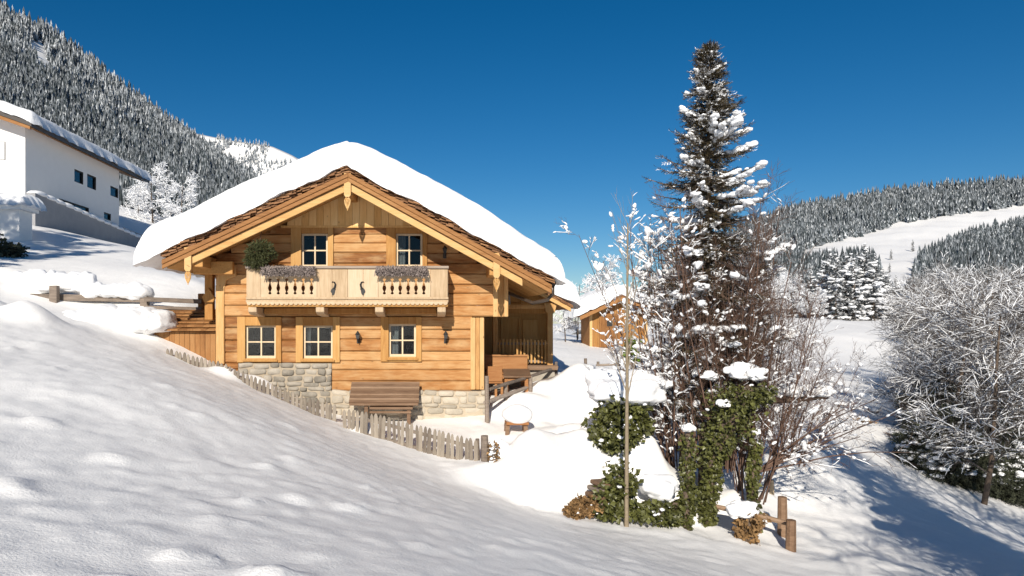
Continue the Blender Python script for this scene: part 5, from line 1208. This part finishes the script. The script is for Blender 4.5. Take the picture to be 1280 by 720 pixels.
# dark snowy undergrowth bushes below the grove
def snow_bush(label, px, d, s, seed):
    c = GB(px, d) + (0, 0, s[2] * .55); t = thing('snowy_bush', label, 'shrub', c - np.array([0, 0, s[2] * .55])); r = np.random.default_rng(seed)
    N = 3800; v = r.normal(size=(N, 3)); v /= np.linalg.norm(v, axis=1, keepdims=True); k = 1 + .4 * fbm3(v, 1.7, seed, 3); pos = c + v * s * (k * r.random(N) ** .3)[:, None]
    V, F = stamp(SPRIG_V, SPRIG_F, frames(v + r.normal(0, .6, (N, 3)) + (0, 0, -.3), r, np.full((N, 3), .36) * r.uniform(.5, 1.3, (N, 1))), pos); link_chunks('leaves', [(V, F, 0, np.repeat(r.random(N), len(SPRIG_F)))], [MT['needle_bush']], t)
    n = 520; v = r.normal(size=(n, 3)); v[:, 2] = np.abs(v[:, 2]) * .9 - .25; v /= np.linalg.norm(v, axis=1, keepdims=True); k = 1 + .4 * fbm3(v, 1.7, seed, 3); p2 = c + v * s * (k * r.uniform(.75, 1.02, n))[:, None]
    link_chunks('snow_load', [snow_lumps(p2, r.uniform(.03, .15, n), r, 0, 1, (1.2, 1, .55), .35)], [MT['snow_twig']], t, smooth=True)
    T = Twigs(seed); 
    for q in range(26):
        a = r.uniform(0, 6.28); T.limb(c - (0, 0, s[2] * .5), np.array([math.cos(a), math.sin(a), r.uniform(.3, 1.4)]), s[2] * 1.5, .02, 0, [dict(wig=.1, up=.02), dict(n=6, len=.5, ang=.7, rr=.5, wig=.12, up=0)])
    link_chunks('twigs', [wood_chunks(T, (0, 1), 3)], [MT['twig_grey']], t)
for i, (px, d, s, lb) in enumerate(((1165, 24.5, (.9, .8, 1.0), 'dark snowy bush at the low left end of the right grove'), (1195, 23.8, (1.0, .8, 1.25), 'dark snow-flecked bush just left of the bare lower trunk'), (1255, 23.6, (1.1, .9, 1.4), 'dark snow-flecked bush just right of the bare lower trunk'), (1222, 25.5, (1.2, 1., 1.7), 'tall dark snowy bush behind the bare lower trunk'), (1290, 24.5, (1.0, .9, 1.7), 'dark snowy bush cut by the picture edge'), (1240, 28, (1.5, 1.1, 2.3), 'tallest dark snowy bush behind the nearest frosted tree'), (1205, 30, (1.3, 1.0, 2.0), 'tall dark snowy bush in the middle of the grove'), (1180, 28, (1.3, 1., 1.6), 'dark snowy bush deeper in the grove'))):
    snow_bush(lb, px, d, s, 300 + i)
m_ = ivy_bush('small dark rounded bush on the snow below the white outbuilding', [(P(8, 322, 30), (.75, .6, .55)), (P(-10, 318, 30), (.9, .6, .6))], 2200, 27, (), 5, 'needle_bush', .16)
# tiny sprigs poking through the shaded snow on the right
for i, (px, d) in enumerate(((1052, 30.5), (1080, 28), (1093, 31), (1038, 28), (1116, 27))):
    p = GB(px, d); t = thing('snow_tuft', ('snow-capped dark stone in the shaded snow', 'yellowish dry grass tuft with snow in the shaded snow', 'small dark twig tuft near the grove shade', 'tiny dark tuft close to the drooping shrub', 'tiny tuft nearest the right grove bushes')[i], 'tuft', p)
    def fn(r_, N): v = r_.normal(size=(N, 3)); v[:, 2] = np.abs(v[:, 2]); return p + v * (.12, .1, .09), v + (0, 0, .3)
    leafy('dry_leaves', fn, 90, .14, [MT['heather' if i != 1 else 'ivy_brown']], t, 60 + i, .12)
    link_chunks('snow_cap', [(*blob(p + (.03, 0, .16), (.2, .2, .10), .15, 1.2, i, 2, .6), 0)], [MT['snow']], t, smooth=True)

# ---- mid distance conifers standing singly
def conifer_variant(label, base, h, w, seed, dark=False):
    t = thing('conifer_tree', label, 'tree', base)
    spruce(base, h, [(0, w * .95), (.15, w), (.5, w * .68), (.85, w * .28), (1, .12)], seed, 26, 9, 9, h * .075, t, mats=('bark', 'needle_far', 'snow_twig'), trunk_r=.2, pads=.2 if not dark else .2, bare=.06, padsize=.2 if not dark else .17, tri=3)
    return t
def cbase(px, d, dz=0): q = P(px, 403, d); q[2] += dz; return q
CA = conifer_variant('tallest snow-laden spruce of the small stand beyond the white field', cbase(1081, 131), 14.2, 2.9, 401)
CB = conifer_variant('snow-laden spruce on the right end of the small stand beyond the white field', cbase(1104, 130), 9.5, 2.5, 402)
CC = conifer_variant('dark slim spruce at the back of the small stand beyond the field', cbase(1094, 142), 13.4, 2.2, 403, True)
for k, (px, d, s) in enumerate(((1045, 130, .86), (1058, 131, .95), (1068, 129, .8), (1092, 129, .82), (1037, 135, .95))):
    copy_tree((CA, CB)[k % 2], cbase(px, d), k * 1.7, s * (1.35 if k % 2 else 1), 'snowy spruce in the small stand beyond the white field', 'spruces in the stand beyond the white field')
for k, (px, d, s) in enumerate(((1028, 150, .95), (1048, 152, 1.05), (1064, 150, 1.), (1078, 155, 1.1), (1013, 152, .85), (1110, 150, .75), (1000, 148, .8), (1120, 165, .8), (1140, 170, .7), (985, 150, .8), (968, 150, .75))):
    copy_tree((CC, CA)[k % 3 == 2], cbase(px, d), k * 2.1, s, 'dark spruce crowded behind the stand beyond the white field', 'dark spruces behind the stand')
for k, (px, t_, s) in enumerate(((1141, .44, .95), (1112, .60, .6), (1114, .50, .7), (1150, .52, .8))):
    q = surfR(px, t_); copy_tree(CC, q - (0, 0, .5), k * 1., s, ('lone dark spruce at the foot of the white ski slope', 'small dark spruce in the blue shaded clearing', 'dark spruce on the left rim of the shaded clearing', 'dark spruce on the right rim of the shaded clearing')[k])
# trees to the right of the camera, outside the picture, whose shadows streak the slope
GS = 'trees beside the viewpoint'
for k, (x, y, s, src) in enumerate(((10.2, 8.6, .82, CC), (12.9, 9.5, 1.2, FT), (9.2, 1.0, 1.35, FT), (10.6, 6.2, .6, CC))):
    copy_tree(src, (x, y, gz(x, y) - .2), k * 1.1, s, 'tall tree beside the viewpoint on the right', GS)
for k, (x, y) in enumerate(((-21.8, 17), (-19.8, 15.5), (-23.6, 19))): copy_tree((CA, CC)[k % 2], (x, y, gz(x, y) - .2), k, 1.0, 'unseen spruce added left of the viewpoint to shade the upper snow slope', 'added spruces out of view on the left')  # out of view, added to lay shade on the snow below the white house

# ---- far forests: one object per wooded slope
def far_templates(seed, snowy, rime):
    r = np.random.default_rng(seed); out = []
    for v in range(5):
        V, F, M = [], [], []
        tiers = 6; wob = .2 + .06 * r.random()
        for k in range(tiers):
            z0 = .06 + .80 * k / tiers; z1 = min(1., z0 + .40 - .03 * k); rad = .185 * (1 - .82 * k / tiers) * r.uniform(.85, 1.15); n = 8; b = len(V); ph = r.uniform(0, 6.28)
            V.append((0, 0, z1))
            for q in range(n):
                a = ph + q / n * 6.283; rr_ = rad * (1 if q % 2 else .5) * r.uniform(.75, 1.25); V.append((math.cos(a) * rr_, math.sin(a) * rr_, z0 + r.uniform(-.03, .03) - (.04 if q % 2 else 0)))
            for q in range(n):
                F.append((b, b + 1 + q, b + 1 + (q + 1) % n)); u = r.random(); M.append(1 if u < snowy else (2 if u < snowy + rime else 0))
        out.append((np.array(V), np.array(F), np.array(M)))
    return out
def forest(name, label, pos, hs, seed, snowy, mats, rime=.4):
    r = np.random.default_rng(seed); tp = far_templates(seed, snowy, rime); ch = []; pick = r.integers(0, 5, len(pos))
    for k in range(5):
        s = pick == k; n = s.sum(); a = r.uniform(0, 6.283, n); h = hs[s]; w = h * r.uniform(.75, 1.25, n); M = np.zeros((n, 3, 3))
        M[:, 0, 0] = np.cos(a) * w; M[:, 1, 0] = np.sin(a) * w; M[:, 0, 1] = -np.sin(a) * w; M[:, 1, 1] = np.cos(a) * w; M[:, 2, 2] = h
        V, F = stamp(tp[k][0], tp[k][1], M, pos[s]); ch.append((V, F, np.tile(tp[k][2], n), np.repeat(r.random(n), len(tp[k][1]))))
    return tag(link_chunks(name, ch, [MT[m] for m in mats], base=pos[0]), label, 'forest', kind='stuff')
r = np.random.default_rng(900)
N = 34000; px = r.uniform(-230, 470, N); t = r.random(N)
Q = surfL(px, t); clear = np.zeros(len(Q), bool); py = HY - Q[:, 2] / Q[:, 1] * FPX
glade = (np.abs(px - 50 - (py - 70) * .3) < 8) & (np.abs(py - 72) < 20)
ok = ~clear & ~glade & (t < .93); Q = Q[ok]; t = t[ok]; hs_ = (11.5 * r.uniform(.4, 1.5, len(Q))) * np.clip(Q[:, 1] / 650, .75, 1.3)
top_ = t + .06 * fbm(px[ok] / 30, t * 8, 50, 2) < .22  # fewer snowy faces below the crest put the slope shade into crown colour
forest('forest', 'rimed conifers along the left mountain crest, sunlit paleness put in as extra snow faces', Q[top_] - (0, 0, .8), hs_[top_], 901, .22, ('needle_far', 'snow_dust', 'needle_rime'))
forest('forest', 'conifer forest on the steep left mountainside, slope shade put in as fewer snow faces', Q[~top_] - (0, 0, .8), hs_[~top_], 902, .035, ('needle_far', 'snow_dust', 'needle_rime'))
N = 7500; px = r.uniform(100, 600, N); t = r.random(N) ** 1.2; Q = surfL2(px, t); ok = fbm(Q[:, 0] / 90, Q[:, 2] / 60, 44, 3) > -.45; Q = Q[ok]
forest('forest', 'thin pale forest scattered over the far snowy ridge', Q - (0, 0, 1), 19 * r.uniform(.6, 1.3, len(Q)), 903, .4, ('needle_far', 'snow_dust', 'needle_rime'))
N = 30000; px = r.uniform(800, 1500, N); t = r.random(N) ** 1.1; Q = surfR(px, t); py = HY - Q[:, 2] / Q[:, 1] * FPX
L1 = np.interp(px, [780, 940, 975, 1030, 1077, 1120, 1193, 1280, 1650], [420, 420, 325, 306, 296, 281, 269, 258, 225])
L2 = np.interp(px, [780, 940, 975, 1030, 1080, 1105, 1140, 1170, 1200, 1240, 1280, 1650], [400, 400, 330, 326, 322, 334, 330, 315, 296, 286, 276, 240])
clearing = (px > 1100 + (py - 340) * .15) & (px < 1147 - (py - 320) * .2) & (py > 318) & (py < 372)
ok = ((py < L1) | (py > L2)) & ~clearing & ~((py > 345) & (px < 1120) & (r.random(N) < .75)) & (py < 397)
up = ok & (py < L1); Q1 = Q[up]
forest('forest', 'snow-dusted conifer forest along the top of the right hill', Q1 - (0, 0, .8), 15.5 * r.uniform(.4, 1.45, len(Q1)) * np.clip(Q1[:, 1] / 1000, .6, 1.2), 905, .13, ('needle_far', 'snow_dust', 'needle_rime'))
lo = ok & (py > L2); Q2 = Q[lo]
forest('forest', 'mixed snowy woodland below the ski slope on the right', Q2 - (0, 0, .5), 11 * r.uniform(.5, 1.25, len(Q2)) * np.clip(Q2[:, 1] / 500, .55, 1.1), 907, .10, ('needle_far', 'snow_dust', 'needle_rime'))

for o in list(bpy.data.objects):
    if o.parent is not None and o.name.split('.')[0] in ('snow_load', 'twigs', 'dried_plants', 'leaves', 'ivy', 'fir_twigs') and o.parent.get('category') not in (None, 'chalet'):
        o['kind'] = 'stuff'
